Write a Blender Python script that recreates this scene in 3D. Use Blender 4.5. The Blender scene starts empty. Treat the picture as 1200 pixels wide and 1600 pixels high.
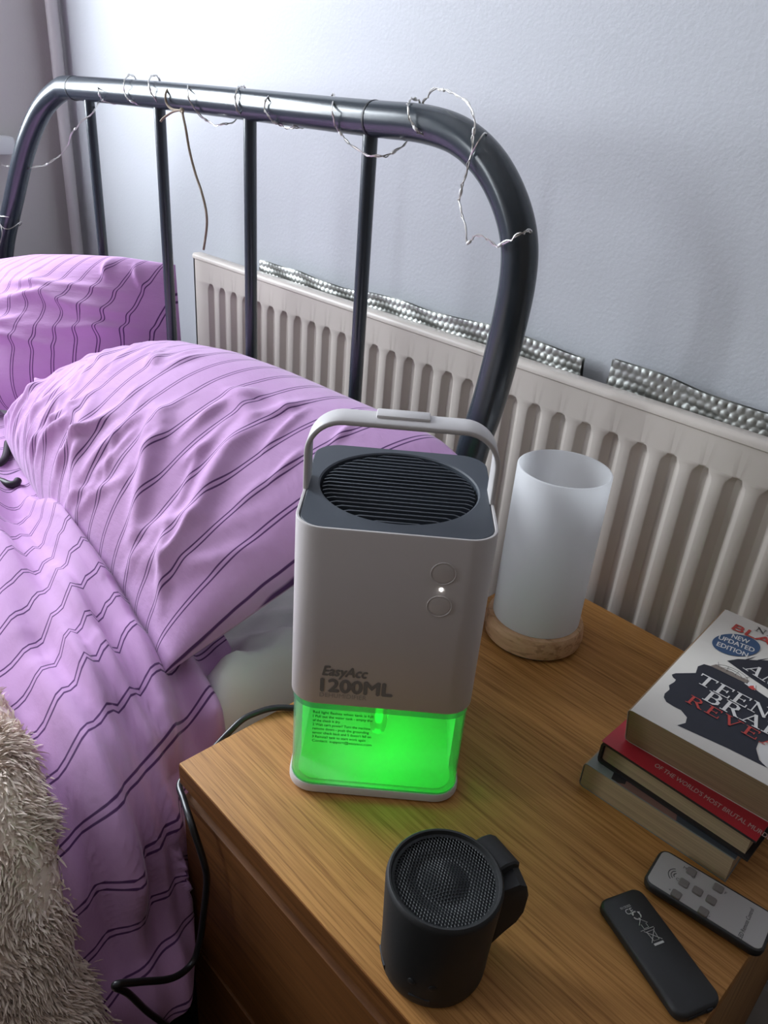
import bpy, bmesh, math, random
import numpy as np
from mathutils import Vector, Matrix
from mathutils.geometry import tessellate_polygon

S = bpy.context.scene
COL = S.collection
PI = math.pi
H = 0.55            # height of the bedside table top above the floor; geometry below is written with the table top at 0

# ------------------------------------------------------------------ camera
cam = bpy.data.cameras.new('camera'); camo = bpy.data.objects.new('camera', cam); COL.objects.link(camo)
yaw, pitch, roll = -0.7728, 0.4851, 0.0838
f = Vector((math.sin(yaw)*math.cos(pitch), math.cos(yaw)*math.cos(pitch), -math.sin(pitch)))
r = f.cross(Vector((0, 0, 1))).normalized(); u = r.cross(f)
r2 = r*math.cos(roll)+u*math.sin(roll); u2 = -r*math.sin(roll)+u*math.cos(roll)
camo.matrix_world = Matrix(((r2.x, u2.x, -f.x, .4383), (r2.y, u2.y, -f.y, -.2286), (r2.z, u2.z, -f.z, .5021+H), (0, 0, 0, 1)))
cam.sensor_fit = 'VERTICAL'; cam.sensor_height = 36; cam.lens = 36*1205.6/1600; cam.clip_start = .01
S.camera = camo

# ------------------------------------------------------------------ world, window light, exposure
w = bpy.data.worlds.new('world'); S.world = w; w.use_nodes = True
bg = w.node_tree.nodes['Background']; bg.inputs[0].default_value = (.80, .90, 1.0, 1); bg.inputs[1].default_value = 1.0
# two casements in the left wall, outside the frame beyond the camera's left: a wide near one and a narrow far one
WINS = [dict(y0=-0.68, y1=0.22, z0=.386, z1=1.35), dict(y0=-2.35, y1=-1.85, z0=.386, z1=1.35)]
for wq, en in zip(WINS, (48, 28)):
    la = bpy.data.lights.new('window_daylight', 'AREA'); la.shape = 'RECTANGLE'
    la.size = wq['z1']-wq['z0']-.1; la.size_y = wq['y1']-wq['y0']-.1; la.energy = en; la.color = (.86, .93, 1.0)
    lo = bpy.data.objects.new('window_daylight', la); COL.objects.link(lo)
    lo.location = (-1.535, (wq['y0']+wq['y1'])/2, (wq['z0']+wq['z1'])/2+H); lo.rotation_euler = (0, -PI/2, 0)   # shines towards +x
S.view_settings.view_transform = 'Standard'; S.view_settings.look = 'None'
S.view_settings.gamma = 1; S.view_settings.use_curve_mapping = False
S.view_settings.exposure = 0.08

# ------------------------------------------------------------------ helpers
def sharp(me, ang=35):
    for p in me.polygons: p.use_smooth = True
    try: me.set_sharp_from_angle(angle=math.radians(ang))
    except Exception: pass

class MB:
    """collects vertices and faces of one mesh"""
    def __init__(s): s.v = []; s.f = []; s.uv = None
    def add(s, V, F):
        o = len(s.v); s.v += [tuple(map(float, p)) for p in V]; s.f += [tuple(i+o for i in q) for q in F]; return s
    def box(s, x0, x1, y0, y1, z0, z1, b=0.0):
        if b <= 0:
            V = [(x, y, z) for z in (z0, z1) for y in (y0, y1) for x in (x0, x1)]
            return s.add(V, [(0, 2, 3, 1), (4, 5, 7, 6), (0, 1, 5, 4), (2, 6, 7, 3), (0, 4, 6, 2), (1, 3, 7, 5)])
        bm = bmesh.new(); bmesh.ops.create_cube(bm, size=1)
        for q in bm.verts:
            q.co = ((x0+x1)/2+q.co.x*(x1-x0), (y0+y1)/2+q.co.y*(y1-y0), (z0+z1)/2+q.co.z*(z1-z0))
        bmesh.ops.bevel(bm, geom=bm.edges[:], offset=b, segments=2, profile=.5, affect='EDGES')
        return s.bm(bm)
    def bm(s, bm):
        bm.verts.index_update(); V = [q.co[:] for q in bm.verts]; F = [[q.index for q in p.verts] for p in bm.faces]; bm.free()
        return s.add(V, F)
    def tube(s, pts, rad, n=10, cap=True, smooth=0):
        P = [Vector(p) for p in pts]
        if smooth: P = catmull(P, smooth)
        rr = rad if hasattr(rad, '__len__') else [rad]*len(P)
        if len(rr) != len(P): rr = [rad[min(len(rad)-1, int(i/len(P)*len(rad)))] for i in range(len(P))]
        V = []; F = []; ref = None
        for i, p in enumerate(P):
            t = (P[min(i+1, len(P)-1)]-P[max(i-1, 0)])
            t = t.normalized() if t.length > 1e-9 else Vector((0, 0, 1))
            if ref is None:
                ref = t.cross(Vector((0, 0, 1)));
                if ref.length < 1e-3: ref = t.cross(Vector((0, 1, 0)))
            ref = (ref-t*ref.dot(t))
            if ref.length < 1e-6: ref = t.orthogonal()
            ref.normalize(); b = t.cross(ref)
            for k in range(n):
                a = 2*PI*k/n; V.append(p+(ref*math.cos(a)+b*math.sin(a))*rr[i])
        for i in range(len(P)-1):
            for k in range(n): F.append((i*n+k, i*n+(k+1) % n, (i+1)*n+(k+1) % n, (i+1)*n+k))
        if cap: F.append(tuple(range(n-1, -1, -1))); F.append(tuple((len(P)-1)*n+k for k in range(n)))
        return s.add(V, F)
    def lathe(s, prof, n=64, c=(0, 0), capb=True, capt=True):
        V = []; F = []
        for (R, z) in prof:
            for k in range(n): a = 2*PI*k/n; V.append((c[0]+R*math.cos(a), c[1]+R*math.sin(a), z))
        for i in range(len(prof)-1):
            for k in range(n): F.append((i*n+k, i*n+(k+1) % n, (i+1)*n+(k+1) % n, (i+1)*n+k))
        if capb: F.append(tuple(range(n-1, -1, -1)))
        if capt: F.append(tuple((len(prof)-1)*n+k for k in range(n)))
        return s.add(V, F)
    def loft(s, rings, capb=True, capt=True):
        n = len(rings[0]); V = [p for q in rings for p in q]; F = []
        for i in range(len(rings)-1):
            for k in range(n): F.append((i*n+k, i*n+(k+1) % n, (i+1)*n+(k+1) % n, (i+1)*n+k))
        if capb: F.append(tuple(range(n-1, -1, -1)))
        if capt: F.append(tuple((len(rings)-1)*n+k for k in range(n)))
        return s.add(V, F)
    def grid(s, G, uv=None, flip=False):
        """G: array (m, n, 3)"""
        m, n = G.shape[:2]; o = len(s.v)
        s.v += [tuple(p) for p in G.reshape(-1, 3).tolist()]
        for i in range(m-1):
            for j in range(n-1):
                q = (o+i*n+j, o+i*n+j+1, o+(i+1)*n+j+1, o+(i+1)*n+j)
                s.f.append(q[::-1] if flip else q)
        if uv is not None: s.uv = (s.uv or [])+[tuple(p) for p in uv.reshape(-1, 2).tolist()]
        return s
    def poly(s, pts, z, t=0.0):
        """flat polygon (x, y) at height z, optional thickness"""
        T = tessellate_polygon([[Vector((p[0], p[1], 0)) for p in pts]])
        V = [(p[0], p[1], z+t) for p in pts]; F = []
        for a, b, c in T:
            A, B, C = (Vector(V[i]) for i in (a, b, c))
            F.append((a, b, c) if (B-A).cross(C-A).z > 0 else (a, c, b))
        return s.add(V, F)

def catmull(P, k):
    out = []
    for i in range(len(P)-1):
        p0 = P[max(i-1, 0)]; p1 = P[i]; p2 = P[i+1]; p3 = P[min(i+2, len(P)-1)]
        for j in range(k):
            t = j/k
            out.append(.5*((2*p1)+(p2-p0)*t+(2*p0-5*p1+4*p2-p3)*t*t+(3*p1-p0-3*p2+p3)*t**3))
    out.append(P[-1].copy()); return out

def tag(o, label=None, cat=None, group=None, kind=None):
    if label: o['label'] = label
    if cat: o['category'] = cat
    if group: o['group'] = group
    if kind: o['kind'] = kind
    return o

def thing(name, label, cat, loc=(0, 0, 0), rz=0, group=None):
    o = bpy.data.objects.new(name, None); COL.objects.link(o); o.empty_display_size = .02
    o.location = loc; o.rotation_euler = (0, 0, rz); return tag(o, label, cat, group)

def obj(name, mb, mat, parent=None, world=False, ang=35, label=None, kind=None, base=None):
    """one mesh object; world=True: the vertices are scene coordinates and the (unrotated) parent's place is taken off"""
    me = bpy.data.meshes.new(name)
    V = mb.v; o = bpy.data.objects.new(name, me)
    if world and parent:
        l = Vector(parent.location); p = parent.parent
        while p: l += Vector(p.location); p = p.parent
        V = [(a-l.x, b-l.y, c-l.z) for a, b, c in V]
    if base:
        V = [(a-base[0], b-base[1], c-base[2]) for a, b, c in V]; o.location = base
    me.from_pydata(V, [], mb.f); me.update()
    if mb.uv:
        uvl = me.uv_layers.new(name='UVMap')
        idx = np.empty(len(me.loops), dtype=np.int32); me.loops.foreach_get('vertex_index', idx)
        uvl.data.foreach_set('uv', np.asarray(mb.uv, dtype=np.float32)[idx].ravel())
    me.materials.append(mat); sharp(me, ang)
    COL.objects.link(o)
    if parent: o.parent = parent
    if label: o['label'] = label
    if kind: o['kind'] = kind
    return o

def rrect(wd, dp, rad, n=8, cx=0, cy=0):
    out = []
    for (sx, sy, a0) in ((1, 1, 0), (-1, 1, PI/2), (-1, -1, PI), (1, -1, 1.5*PI)):
        for k in range(n+1):
            a = a0+k/n*PI/2; out.append((cx+sx*(wd/2-rad)+rad*math.cos(a), cy+sy*(dp/2-rad)+rad*math.sin(a)))
    return out
def ring(pts, z): return [(x, y, z) for x, y in pts]

def lettering(txt, size, mat, parent, M, bold=0.0, shear=0.0, name='lettering', width=None):
    """printed words: a text shape turned into a flat mesh, laid in place by the matrix M (local to the parent)"""
    c = bpy.data.curves.new(name, 'FONT'); c.body = txt; c.size = size; c.shear = shear; c.offset = bold; c.resolution_u = 3
    c.offset = 0
    t = bpy.data.objects.new('tmp', c); COL.objects.link(t); bpy.context.view_layer.update()
    me = bpy.data.meshes.new_from_object(t.evaluated_get(bpy.context.evaluated_depsgraph_get()))
    COL.objects.unlink(t); bpy.data.objects.remove(t)
    if width and len(me.vertices):
        xs = [q.co.x for q in me.vertices]; k = width/(max(xs)-min(xs)); x0 = min(xs)
        for q in me.vertices: q.co.x = (q.co.x-x0)*k
    if bold:                                       # a heavier weight: the same outlines laid side by side
        bm = bmesh.new(); bm.from_mesh(me); g0 = bm.verts[:]+bm.edges[:]+bm.faces[:]
        for dx, dy, dz in ((bold, 0, 2e-5), (bold/2, bold/2, 4e-5), (bold/2, -bold/2, 6e-5)):
            d = bmesh.ops.duplicate(bm, geom=g0); bmesh.ops.translate(bm, vec=(dx, dy, dz), verts=[q for q in d['geom'] if isinstance(q, bmesh.types.BMVert)])
        bm.to_mesh(me); bm.free()
    me.transform(M); me.materials.clear(); me.materials.append(mat)
    o = bpy.data.objects.new(name, me); COL.objects.link(o); o.parent = parent; return o

# ------------------------------------------------------------------ materials
class N:
    def __init__(s, name):
        s.m = bpy.data.materials.new(name); s.m.use_nodes = True; s.t = s.m.node_tree
        s.b = s.t.nodes['Principled BSDF']; s.o = s.t.nodes['Material Output']
    def n(s, typ, **kw):
        q = s.t.nodes.new(typ)
        for k, v in kw.items():
            if k in q.inputs: q.inputs[k].default_value = v
            else: setattr(q, k, v)
        return q
    def l(s, a, b): s.t.links.new(a, b)
    def bump(s, h, strength=.3, dist=.002):
        b = s.n('ShaderNodeBump'); b.inputs['Strength'].default_value = strength; b.inputs['Distance'].default_value = dist
        s.l(h, b.inputs['Height']); s.l(b.outputs[0], s.b.inputs['Normal']); return b
    def ramp(s, fac, stops):
        r_ = s.n('ShaderNodeValToRGB'); e = r_.color_ramp.elements
        while len(e) < len(stops): e.new(.5)
        for q, (p, c) in zip(e, stops): q.position = p; q.color = (*c, 1)
        s.l(fac, r_.inputs[0]); return r_.outputs[0]
    def coord(s, which='Object', scale=(1, 1, 1), rot=(0, 0, 0)):
        tc = s.n('ShaderNodeTexCoord'); mp = s.n('ShaderNodeMapping')
        mp.inputs['Scale'].default_value = scale; mp.inputs['Rotation'].default_value = rot
        s.l(tc.outputs[which], mp.inputs[0]); return mp.outputs[0]
    def noise(s, vec, scale=10, detail=3, rough=.5):
        q = s.n('ShaderNodeTexNoise', Scale=scale, Detail=detail, Roughness=rough); s.l(vec, q.inputs['Vector']); return q.outputs['Fac']

def plain(name, col, rough=.5, metal=0, spec=.5, bump=None, coat=0):
    k = N(name); b = k.b
    b.inputs['Base Color'].default_value = (*col, 1); b.inputs['Roughness'].default_value = rough; b.inputs['Metallic'].default_value = metal
    b.inputs['Specular IOR Level'].default_value = spec; b.inputs['Coat Weight'].default_value = coat
    if bump:
        sc, st, di = bump; k.bump(k.noise(k.coord(), sc, 3), st, di)
    return k.m

def m_wall(name, col):
    k = N(name); v = k.coord()
    n1 = k.noise(v, 210, 2, .55); k.bump(n1, .12, .003)
    c = k.ramp(k.noise(v, 2.2, 3), [(.3, tuple(x*.985 for x in col)), (.7, col)])
    k.l(c, k.b.inputs['Base Color']); k.b.inputs['Roughness'].default_value = .62; k.b.inputs['Specular IOR Level'].default_value = .3
    return k.m

def m_oak(name, scale, dark=(.19, .088, .028), light=(.46, .255, .098), rough=.5):
    """veneer: long streaks along the axis whose scale is small, with short dark pores"""
    k = N(name); v = k.coord('Object', scale)
    a = k.noise(v, 1.0, 6, .62); v2 = k.coord('Object', tuple(q*2.3 for q in scale)); p = k.noise(v2, 1.0, 2, .5)
    c1 = k.ramp(a, [(.30, dark), (.43, tuple(.5*(x+y) for x, y in zip(dark, light))), (.60, light)])
    pr = k.ramp(p, [(.34, (.45, .38, .3)), (.44, (1, 1, 1))])
    mx = k.n('ShaderNodeMixRGB', blend_type='MULTIPLY'); mx.inputs[0].default_value = .55
    k.l(c1, mx.inputs[1]); k.l(pr, mx.inputs[2]); k.l(mx.outputs[0], k.b.inputs['Base Color'])
    k.b.inputs['Roughness'].default_value = rough; k.b.inputs['Specular IOR Level'].default_value = .22; k.bump(p, .15, .0006); return k.m

def m_stripe(name, period=.047):
    """lilac cotton with pairs of thin dark stripes along v (uv in metres, stripes where u repeats)"""
    k = N(name)
    tc = k.n('ShaderNodeTexCoord'); sx = k.n('ShaderNodeSeparateXYZ'); k.l(tc.outputs['UV'], sx.inputs[0])
    wob = k.noise(k.coord('UV', (9, 9, 9)), 1.0, 2)
    ad = k.n('ShaderNodeMath', operation='MULTIPLY_ADD'); k.l(wob, ad.inputs[0]); ad.inputs[1].default_value = .004; k.l(sx.outputs[0], ad.inputs[2])
    dv = k.n('ShaderNodeMath', operation='DIVIDE'); k.l(ad.outputs[0], dv.inputs[0]); dv.inputs[1].default_value = period
    fr = k.n('ShaderNodeMath', operation='FRACT'); k.l(dv.outputs[0], fr.inputs[0])
    def band(c, h):
        d = k.n('ShaderNodeMath', operation='SUBTRACT'); k.l(fr.outputs[0], d.inputs[0]); d.inputs[1].default_value = c
        a = k.n('ShaderNodeMath', operation='ABSOLUTE'); k.l(d.outputs[0], a.inputs[0])
        g = k.n('ShaderNodeMapRange'); g.clamp = True; k.l(a.outputs[0], g.inputs[0])
        g.inputs[1].default_value = h*.75; g.inputs[2].default_value = h*1.3; g.inputs[3].default_value = 1; g.inputs[4].default_value = 0
        return g.outputs[0]
    m = k.n('ShaderNodeMath', operation='MAXIMUM'); k.l(band(.42, .021), m.inputs[0]); k.l(band(.55, .021), m.inputs[1])
    base = k.ramp(k.noise(k.coord('UV', (6, 6, 6)), 1.0, 4), [(.3, (.53, .305, .56)), (.7, (.62, .38, .65))])
    mx = k.n('ShaderNodeMixRGB'); k.l(m.outputs[0], mx.inputs[0]); k.l(base, mx.inputs[1]); mx.inputs[2].default_value = (.105, .040, .145, 1)
    k.l(mx.outputs[0], k.b.inputs['Base Color']); k.b.inputs['Roughness'].default_value = .85; k.b.inputs['Specular IOR Level'].default_value = .15
    k.b.inputs['Sheen Weight'].default_value = .25; k.b.inputs['Sheen Roughness'].default_value = .4
    n1 = k.noise(k.coord('UV', (30, 60, 30)), 1.0, 5, .6); k.bump(n1, .35, .004)
    return k.m

def m_mix_translucent(name, col, trans, rough=.5, clear=0.0, spec=.4):
    """thin wall: diffuse, translucent and (clear) see-through shares"""
    k = N(name); d = k.b; d.inputs['Base Color'].default_value = (*col, 1); d.inputs['Roughness'].default_value = rough; d.inputs['Specular IOR Level'].default_value = spec
    t = k.n('ShaderNodeBsdfTranslucent'); t.inputs[0].default_value = (*col, 1)
    m1 = k.n('ShaderNodeMixShader'); m1.inputs[0].default_value = trans; k.l(d.outputs[0], m1.inputs[1]); k.l(t.outputs[0], m1.inputs[2])
    out = m1.outputs[0]
    if clear:
        tr = k.n('ShaderNodeBsdfTransparent'); tr.inputs[0].default_value = (.95, 1, .97, 1)
        m2 = k.n('ShaderNodeMixShader'); m2.inputs[0].default_value = clear; k.l(out, m2.inputs[1]); k.l(tr.outputs[0], m2.inputs[2]); out = m2.outputs[0]
        gl = k.n('ShaderNodeBsdfGlossy'); gl.inputs['Roughness'].default_value = .08
        fr = k.n('ShaderNodeFresnel', IOR=1.4); m3 = k.n('ShaderNodeMixShader'); k.l(fr.outputs[0], m3.inputs[0]); k.l(out, m3.inputs[1]); k.l(gl.outputs[0], m3.inputs[2]); out = m3.outputs[0]
    k.l(out, k.o.inputs[0]); return k.m

def m_emit(name, col, st):
    k = N(name); k.b.inputs['Base Color'].default_value = (*col, 1); k.b.inputs['Emission Color'].default_value = (*col, 1); k.b.inputs['Emission Strength'].default_value = st
    return k.m

def m_pages(name, col, axis):
    k = N(name); sc = [8, 8, 8]; sc[axis] = 900
    n_ = k.noise(k.coord('Object', tuple(sc)), 1.0, 2)
    c = k.ramp(n_, [(.35, tuple(x*.74 for x in col)), (.65, col)]); k.l(c, k.b.inputs['Base Color']); k.b.inputs['Roughness'].default_value = .9
    k.bump(n_, .4, .0006); return k.m

WALL = m_wall('painted_wall', (.575, .59, .625)); WALL2 = m_wall('painted_side_wall', (.64, .61, .60)); FARWALL = m_wall('dark_painted_wall', (.17, .125, .09))
CEIL = plain('ceiling_paint', (.55, .54, .53), .8)
CARPET = plain('dark_carpet', (.007, .006, .006), .95, bump=(300, .6, .004))
WHITEGLOSS = plain('white_gloss_paint', (.68, .65, .66), .35)
RADW = plain('radiator_enamel', (.62, .56, .505), .38)
BLACKM = plain('black_metal', (.026, .038, .050), .24, metal=0, spec=.8, bump=(160, .02, .001))
DARKRING = plain('joint_seam_ring', (.012, .014, .018), .5)  # near-black rings at the headboard tube joints
SHEET = plain('white_sheet', (.80, .81, .80), .85, bump=(18, .3, .004))
STRIPE = m_stripe('lilac_striped_cotton')
OAK_TOP = m_oak('oak_veneer_top', (7, 330, 90), (.25, .105, .026), (.48, .235, .070)); OAK_SHADED = m_oak('oak_veneer_shaded', (5.5, 60, 210), (.11, .042, .012), (.19, .074, .021), .5)  # the second is the same oak with the front's shade put into its colour
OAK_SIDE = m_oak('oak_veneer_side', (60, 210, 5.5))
BEECH = m_oak('beech_turned', (14, 60, 90), (.43, .24, .12), (.64, .40, .24), .5)
FROST = m_mix_translucent('frosted_glass', (.92, .925, .935), .58, .45)
WHITEPL = plain('white_plastic', (.62, .585, .575), .42, bump=(900, .03, .0003))
HANDLEPL = plain('handle_plastic', (.60, .575, .57), .45)
GREYPL = plain('slate_grey_plastic', (.050, .060, .076), .5, bump=(900, .05, .0003))
WELL = plain('grille_well_dark', (.010, .013, .018), .6)
TANK = m_mix_translucent('clear_tank_plastic', (.80, .88, .84), .5, .25, clear=.80)
TANKIN = m_mix_translucent('milky_tank_glow_tint', (.66, .86, .70), .18, .4)  # milky plastic with some of the lamp's green glow tinted into its colour
TANKEDGE = m_mix_translucent('tank_edge_plastic', (.20, .42, .36), .3, .3, clear=.30)
LEDG = m_emit('green_led', (.0, 1.0, .03), 7); LEDW = m_emit('white_led', (1, .98, .95), 9)
PRINT = plain('grey_print', (.215, .21, .205), .5); PRINTF = plain('faint_print', (.34, .325, .32), .5); PRINTK = plain('small_black_print', (.02, .05, .03), .6)
RUBBER = plain('black_rubber', (.020, .021, .022), .55, spec=.4, bump=(1200, .1, .0003))
GRILLE = plain('black_grille_metal', (.011, .013, .014), .5, spec=.45)
BLACKPL = plain('black_plastic', (.018, .018, .019), .45); BLACKCABLE = plain('black_cable_pvc', (.012, .013, .015), .32, spec=.6)
SILVERF = plain('silver_remote_face', (.42, .40, .39), .38, metal=.25); BTN = plain('grey_buttons', (.17, .15, .14), .5); INK = plain('dark_ink', (.05, .045, .045), .6)
WHITEINK = plain('white_ink', (.55, .54, .52), .6)
WIREM = plain('silver_wire', (.62, .60, .57), .28, metal=.85); BULBM = plain('clear_bulb', (.85, .85, .82), .15, spec=.8)
TWINE = plain('jute_twine', (.33, .27, .20), .9, bump=(700, 1, .001))
COVERW = plain('white_book_cover', (.66, .63, .58), .4); COVERB = plain('navy_black_print', (.014, .017, .030), .38); COVERRED = plain('red_print', (.50, .055, .045), .45)
BADGE = plain('blue_badge', (.035, .085, .19), .4); BANDM = plain('grey_brown_print', (.22, .18, .155), .5); PAPERW = plain('white_print', (.70, .69, .67), .5)
REDCOV = plain('red_book_cover', (.40, .022, .035), .38); BLACKCOV = plain('black_book_cover', (.020, .018, .020), .4); GREYTXT = plain('pale_print', (.52, .36, .34), .5)
COV3 = plain('grey_green_cover', (.20, .215, .205), .4); SKINPR = plain('warm_photo_print', (.20, .105, .085), .45); SLATEPR = plain('dark_slate_print', (.045, .055, .066), .4)
PAGES = m_pages('page_edges', (.37, .255, .155), 2); PAGES2 = m_pages('page_edges_pale', (.45, .32, .20), 2)
UPVC = plain('white_upvc', (.75, .76, .77), .35)
CURT = plain('grey_curtain', (.30, .29, .30), .9)

# ------------------------------------------------------------------ traced centre lines (metres, table top at 0)
WIRE=[(-1.3417,0.4,0.3341),(-1.2364,0.372,0.3419),(-1.1783,0.366,0.3454),(-1.1011,0.36,0.352),(-1.0275,0.36,0.3645),(-0.97,0.36,0.3819),(-0.9272,0.36,0.4021),(-0.9069,0.362,0.4235),(-0.8719,0.364,0.4424),(-0.8327,0.366,0.4581),(-0.8896,0.4,0.4657),(-0.8941,0.41,0.4796),(-0.89,0.405,0.5019),(-0.811,0.366,0.4892),(-0.8047,0.366,0.4794),(-0.814,0.375,0.4743),(-0.7871,0.385,0.4728),(-0.7855,0.4,0.4771),(-0.7749,0.41,0.5019),(-0.764,0.4,0.5115),(-0.741,0.38,0.5108),(-0.7266,0.366,0.5022),(-0.7271,0.366,0.4886),(-0.7173,0.368,0.4795),(-0.709,0.385,0.4743),(-0.7207,0.41,0.4792),(-0.7047,0.41,0.5044),(-0.6964,0.4,0.5136),(-0.6747,0.38,0.5112),(-0.6571,0.366,0.5032),(-0.6484,0.366,0.4897),(-0.6484,0.375,0.4809),(-0.6544,0.4,0.4796),(-0.6183,0.405,0.5034),(-0.5567,0.366,0.4996),(-0.5473,0.366,0.4818),(-0.5327,0.38,0.4648),(-0.5029,0.38,0.4631),(-0.4964,0.4,0.4717),(-0.4919,0.41,0.5036),(-0.4842,0.4,0.5082),(-0.454,0.372,0.5041),(-0.4482,0.366,0.4904),(-0.4449,0.37,0.4784),(-0.4754,0.41,0.4756),(-0.4279,0.405,0.5018),(-0.3887,0.37,0.4988),(-0.3894,0.366,0.4881),(-0.3781,0.366,0.4775),(-0.3746,0.38,0.4703),(-0.3502,0.38,0.47),(-0.3462,0.4,0.4763),(-0.3139,0.405,0.5069),(-0.268,0.366,0.4964),(-0.2638,0.366,0.4816),(-0.2598,0.375,0.4687),(-0.2206,0.364,0.4574),(-0.191,0.364,0.4541),(-0.1845,0.38,0.4591),(-0.183,0.4,0.4734),(-0.1809,0.41,0.5016),(-0.1784,0.4,0.5086),(-0.1674,0.38,0.5069),(-0.1552,0.366,0.4996),(-0.1465,0.366,0.4863),(-0.1363,0.37,0.4783),(-0.1283,0.39,0.4699),(-0.1336,0.41,0.47),(-0.1744,0.41,0.5008),(-0.1722,0.41,0.5112),(-0.1533,0.4,0.5187),(-0.1269,0.39,0.517),(-0.0926,0.375,0.5113),(-0.0712,0.366,0.4991),(-0.0686,0.366,0.4837),(-0.0693,0.366,0.4652),(-0.0729,0.366,0.4486),(-0.0761,0.366,0.4344),(-0.0759,0.366,0.4231),(-0.0681,0.366,0.4099),(-0.0603,0.366,0.3919),(-0.0526,0.366,0.3984),(-0.0385,0.366,0.3989),(-0.0261,0.366,0.3941),(-0.0093,0.362,0.4015),(0.0017,0.362,0.4087),(0.005,0.37,0.4116),(-0.0064,0.39,0.4079)]
WIRE3=[(-0.0688,0.366,0.4668),(-0.0583,0.362,0.4792),(-0.0594,0.37,0.4856),(-0.076,0.395,0.483)]
TWR=[(-0.652,0.405,0.5029),(-0.6242,0.38,0.5007),(-0.6122,0.366,0.4928),(-0.6117,0.366,0.4822),(-0.5991,0.366,0.4753),(-0.5695,0.362,0.4745),(-0.5566,0.358,0.4728)]
TWT=[(-0.5663,0.362,0.4754),(-0.5892,0.362,0.4719),(-0.6064,0.358,0.4638),(-0.6119,0.356,0.4588)]
TWL=[(-0.5629,0.36,0.4755),(-0.5484,0.356,0.4554),(-0.5411,0.356,0.4296),(-0.529,0.356,0.4039),(-0.5149,0.356,0.3821),(-0.5054,0.356,0.3597),(-0.5051,0.356,0.3396),(-0.5149,0.356,0.3093)]
TUBE=[(-1.2251,0.335,0.1792),(-1.1515,0.345,0.2952),(-1.1033,0.36,0.3864),(-1.0496,0.375,0.4511),(-0.9842,0.384,0.4833),(-0.9322,0.386,0.4874),(-0.6636,0.386,0.4894),(-0.4463,0.386,0.4888),(-0.2228,0.386,0.4874),(-0.1531,0.386,0.4878),(-0.1012,0.386,0.4803),(-0.0622,0.386,0.4607),(-0.0344,0.386,0.4336),(-0.0164,0.386,0.4026),(-0.0105,0.386,0.3689),(-0.0123,0.386,0.3261),(-0.0202,0.386,0.2589),(-0.0276,0.386,0.2182),(-0.0343,0.386,0.1904)]
HEAD=[(0.0071,0.0679),(0.0086,0.072),(0.0209,0.0859),(0.0186,0.0963),(0.0212,0.1035),(0.0262,0.1053),(0.0581,0.105),(0.0771,0.0996),(0.0912,0.0954),(0.1099,0.0802),(0.1179,0.0521),(0.0942,0.0466),(0.0891,0.0398),(0.0902,0.0314),(0.0959,0.0212),(0.1032,0.0172),(0.0752,0.0156),(0.0393,0.0112),(0.0364,0.011),(0.04,0.0184),(0.0382,0.0254),(0.0313,0.0302),(0.0252,0.03),(0.0186,0.0308),(0.0147,0.0346),(0.0133,0.0397),(0.014,0.0477),(0.0113,0.0524),(0.0128,0.0601),(0.0125,0.0639),(0.0093,0.0651)]
LID=[(0.0339,0.1239),(0.04,0.1343),(0.0511,0.1441),(0.06,0.1529),(0.0788,0.1621),(0.0947,0.1333),(0.0734,0.1112),(0.0575,0.1158)]
BAND=[(0.0262,0.1053),(0.0289,0.1111),(0.0579,0.1103),(0.0581,0.105)]
CABLE= [(-0.004, 0.0015, -0.0281), (0.015, -0.0059, -0.0265), (0.04, -0.0132, -0.0291), (0.056, -0.0135, -0.0559), (0.06, -0.0137, -0.0755), (0.062, -0.0186, -0.1059), (0.064, -0.0256, -0.1397), (0.066, -0.0351, -0.1586), (0.07, -0.0554, -0.1524), (0.072, -0.0831, -0.1246), (0.072, -0.0994, -0.109), (0.07, -0.1024, -0.1124), (0.068, -0.0927, -0.1343), (0.06, -0.076, -0.1894), (0.05, -0.055, -0.2527), (0.0, -0.0008, -0.4449)]
CLIP_A= [(-0.68, 0.0732, -0.018), (-0.7044, 0.109, -0.018), (-0.7271, 0.1258, -0.018), (-0.7736, 0.146, -0.018)]
CLIP_B= [(-0.6674, 0.0688, -0.018), (-0.6445, 0.0871, -0.018), (-0.6275, 0.0933, -0.018), (-0.6246, 0.1011, -0.018), (-0.6327, 0.1078, -0.018)]


FOIL = N('silver_foil'); FOIL.b.inputs['Base Color'].default_value = (.40, .41, .39, 1); FOIL.b.inputs['Metallic'].default_value = .9; FOIL.b.inputs['Roughness'].default_value = .38; FOIL = FOIL.m
def m_fleece():
    k = N('beige_fleece'); v = k.coord('Object', (1, 1, 1))
    c = k.ramp(k.noise(v, 38, 4, .6), [(.3, (.80, .66, .56)), (.7, (.90, .79, .69))])
    k.l(c, k.b.inputs['Base Color']); k.b.inputs['Roughness'].default_value = .95; k.b.inputs['Specular IOR Level'].default_value = .1
    k.b.inputs['Sheen Weight'].default_value = .2; return k.m
FLEECE = m_fleece()

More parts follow.
